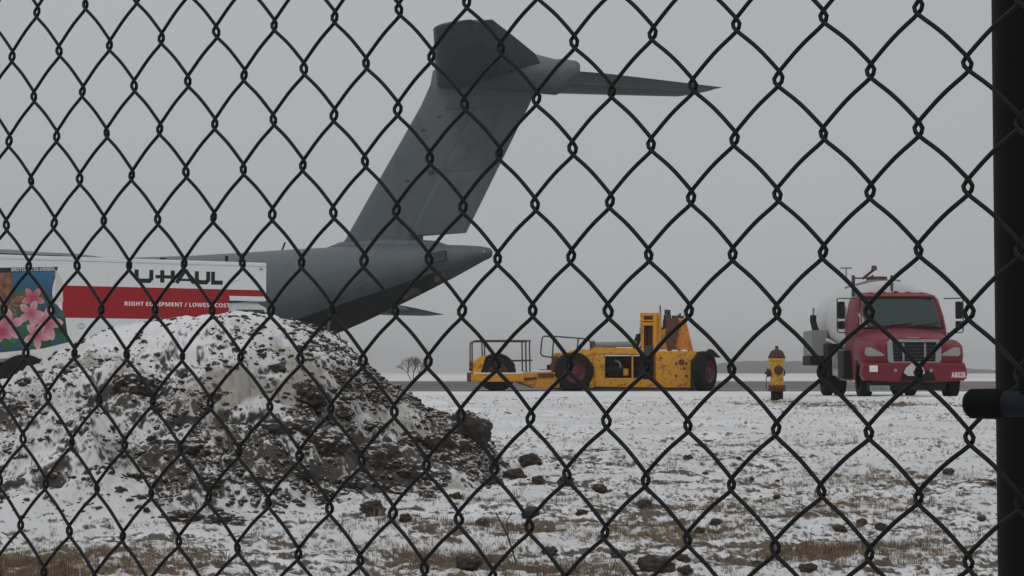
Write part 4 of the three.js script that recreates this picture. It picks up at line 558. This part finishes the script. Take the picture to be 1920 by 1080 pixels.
  mesh('delivery_hose', tube([[-1.52, 2.12, -5.7], [-1.53, 1.98, -5.7], [-1.48, 1.75, -5.65], [-1.36, 1.55, -5.6], [-1.25, 1.48, -5.5]], 0.085, 5, 10), M.black, t); mesh('hose_nozzle', bar([-1.52, 2.1, -5.7], [-1.51, 2.32, -5.7], 0.03), M.grey, t);
  mesh('pump_pipe', [bar([-1.25, 1.45, -5.2], [-0.95, 1.3, -5.0], 0.08), bar([-1.2, 1.3, -5.0], [-0.9, 1.22, -5.0], 0.06), bar([-1.15, 0.6, -4.6], [-0.6, 0.65, -4.6], 0.07)], M.steel, t);
  mesh('side_tank', box2(-1.22, -0.78, 0.52, 1.2, -4.5, -3.95, 0.05), M.grey, t);
}

// ---------------------------------------------------------------- bare bush in the field beyond
{
  const D = 150, p = at(775, 706, D), t = thing('bare_bush', 'small leafless bush out on the far snow field', 'bush', [p.x, -0.05, p.z]), r = rng(31), limbs = [], twigs = [];
  const grow = (a, dir, len, rad, lvl) => { const b = a.clone().addScaledVector(dir, len); (lvl < 2 ? limbs : twigs).push(bar(a.toArray(), b.toArray(), rad, 4)); if (lvl < 5) for (let k = 0; k < (lvl < 2 ? 4 : 3); k++) grow(b, dir.clone().add(V((r() - 0.5) * 1.5, (r() - 0.35) * 0.9, (r() - 0.5) * 1.5)).normalize(), len * (0.62 + 0.2 * r()), rad * 0.62, lvl + 1); };
  for (let k = 0; k < 3; k++) grow(V((k - 1) * 0.15, 0, 0), V((k - 1) * 0.5, 1, (r() - 0.5) * 0.4).normalize(), 0.62, 0.03, 0);
  const m = std([0.06, 0.05, 0.045], 0.95); mesh('trunk', limbs, m, t); mesh('crown', twigs, m, t);
}

// ---------------------------------------------------------------- chain-link fence
{
  const right = V(1, 0, 0), up = V(0, Math.cos(PITCH), Math.sin(PITCH)), fwd = V(0, Math.sin(PITCH), -Math.cos(PITCH));
  const cam = (x, y, z) => V(0, 0, 0).addScaledVector(right, x).addScaledVector(up, -y).addScaledVector(fwd, z);
  const O = cam(-0.45067, -0.20998, 1.73042).add(camera.position), A = cam(0.79695, -0.00414, -0.60403).normalize(), Bv = cam(-0.01241, 0.99887, -0.04592).normalize();
  const N = new THREE.Vector3().crossVectors(Bv, A).normalize(); if (N.z < 0) N.negate();
  const HW = 0.03271, HV = 0.038, r = rng(404);
  const pt = (c, q, z) => O.clone().addScaledVector(A, c * HW).addScaledVector(Bv, q * HV).addScaledVector(N, z);
  const c0 = -12, c1 = 34, q0 = -9, q1 = Math.floor((O.y + 0.86) / HV);
  const f = thing('chain_link_fence', 'black chain link fence of woven wire across the foreground', 'fence', [0, 0, 0]);
  const mid = pt(11, q1, 0); f.position.set(mid.x, -0.88, mid.z);
  const OV = 0.0027, WR = 0.00147, ZD = 0.0019, PER = 26;
  const amp = 0.5 * HW + OV;
  for (let k = c0; k < c1; k++) {
    const pts = [], par = ((k % 2) + 2) % 2;                 // left bends on column k, right bends on column k+1
    const j1 = 0.0006 * (r() - 0.5), j2 = r() * 6.3;
    const n = Math.round((q1 - q0) / 2 * PER);
    for (let i = 0; i <= n; i++) {
      const q = q0 + (q1 - q0) * i / n;
      const ph = Math.PI * (q - par);                        // left bend where q has the parity of column k
      const cs = Math.cos(ph), kk = 0.965, tri = Math.asin(kk * cs) / Math.asin(kk);
      const side = Math.sin(ph), z = ZD * Math.tanh(3.2 * side) / Math.tanh(3.2);
      const x = (k + 0.5) * HW - amp * tri;
      const bow = -0.0019 * side * side;
      const p = O.clone().addScaledVector(A, x + j1 + 0.0005 * Math.sin(q * 0.7 + j2)).addScaledVector(Bv, q * HV + bow + 0.0007 * Math.sin(q * 0.9 + k * 2.1)).addScaledVector(N, z + 0.004 * Math.sin(k * 0.35 + 1) * Math.sin(q * 0.12));
      pts.push(p.sub(f.position));
    }
    const g = wireGeo(pts, WR, 7); mesh('wire', g, M.wire, f);
  }
  function wireGeo(pts, rad, ns) {
    const P = [], Nn = [], I = []; let nrm = N.clone();
    for (let i = 0; i < pts.length; i++) { const T = pts[Math.min(i + 1, pts.length - 1)].clone().sub(pts[Math.max(0, i - 1)]).normalize(); nrm.addScaledVector(T, -nrm.dot(T)).normalize(); const b = new THREE.Vector3().crossVectors(T, nrm); for (let j = 0; j < ns; j++) { const a = 2 * Math.PI * j / ns, d = nrm.clone().multiplyScalar(Math.cos(a)).addScaledVector(b, Math.sin(a)); P.push(pts[i].x + d.x * rad, pts[i].y + d.y * rad, pts[i].z + d.z * rad); Nn.push(d.x, d.y, d.z); } }
    for (let i = 0; i + 1 < pts.length; i++) for (let j = 0; j < ns; j++) { const a = i * ns + j, b = i * ns + (j + 1) % ns; I.push(a, b, a + ns, b, b + ns, a + ns); }
    const g = new THREE.BufferGeometry(); g.setAttribute('position', new THREE.Float32BufferAttribute(P, 3)); g.setAttribute('normal', new THREE.Float32BufferAttribute(Nn, 3)); g.setIndex(I); return g;
  }
  // rail along the top, above the frame
  const L = pt(c0, q0 + 0.5, -0.026).sub(f.position), Rr = pt(c1 + 1, q0 + 0.5, -0.026).sub(f.position); mesh('top_rail', bar(L.toArray(), Rr.toArray(), 0.021, 14), M.post, f);

  // post: the wire runs across its near face
  const pr = 0.038, pc = at(1868 + pr * FOCAL / 1.225, 560, 1.225);
  const post = thing('fence_post', 'thick black steel post at the end of the chain link fence', 'post', [pc.x, -0.9, pc.z]);
  mesh('pipe', cyl(pr, pr, 2.2, [0, 1.1, 0], [0, 0, 0], 40), M.post, post); mesh('cap', new THREE.LatheGeometry([[0.001, 0.035], [0.02, 0.032], [0.036, 0.02], [0.042, 0.0], [0.042, -0.03], [0.038, -0.03]].map(p => new THREE.Vector2(...p)), 30).translate(0, 2.2, 0), M.post, post);
  // latch bar strapped across the post, its rubber end cap towards the fence
  const lb = at(1846, 757, 1.10), latch = thing('latch_bar', 'blue grey latch bar with black rubber end cap strapped across the fence post', 'latch', [lb.x, lb.y, lb.z], Math.atan2(-A.z, A.x));
  mesh('end_cap', new THREE.LatheGeometry([[0.001, -0.011], [0.006, -0.011], [0.0085, -0.008], [0.0088, 0.008], [0.0075, 0.012], [0.001, 0.012]].map(p => new THREE.Vector2(...p)), 28).rotateZ(-Math.PI / 2), M.cap, latch);
  mesh('bar', cyl(0.0072, 0.0072, 0.09, [0.055, 0, 0], [0, 0, Math.PI / 2], 24), M.steelBlue, latch);
  mesh('strap', [box(0.022, 0.012, 0.004, [0.034, 0.0105, 0.004], [0.3, 0, 0], 0.001), xf(new THREE.TorusGeometry(pr + 0.004, 0.003, 8, 40).rotateX(Math.PI / 2), [0.06, 0.0, -0.045])], M.post, latch);
}

renderer.render(scene, camera);
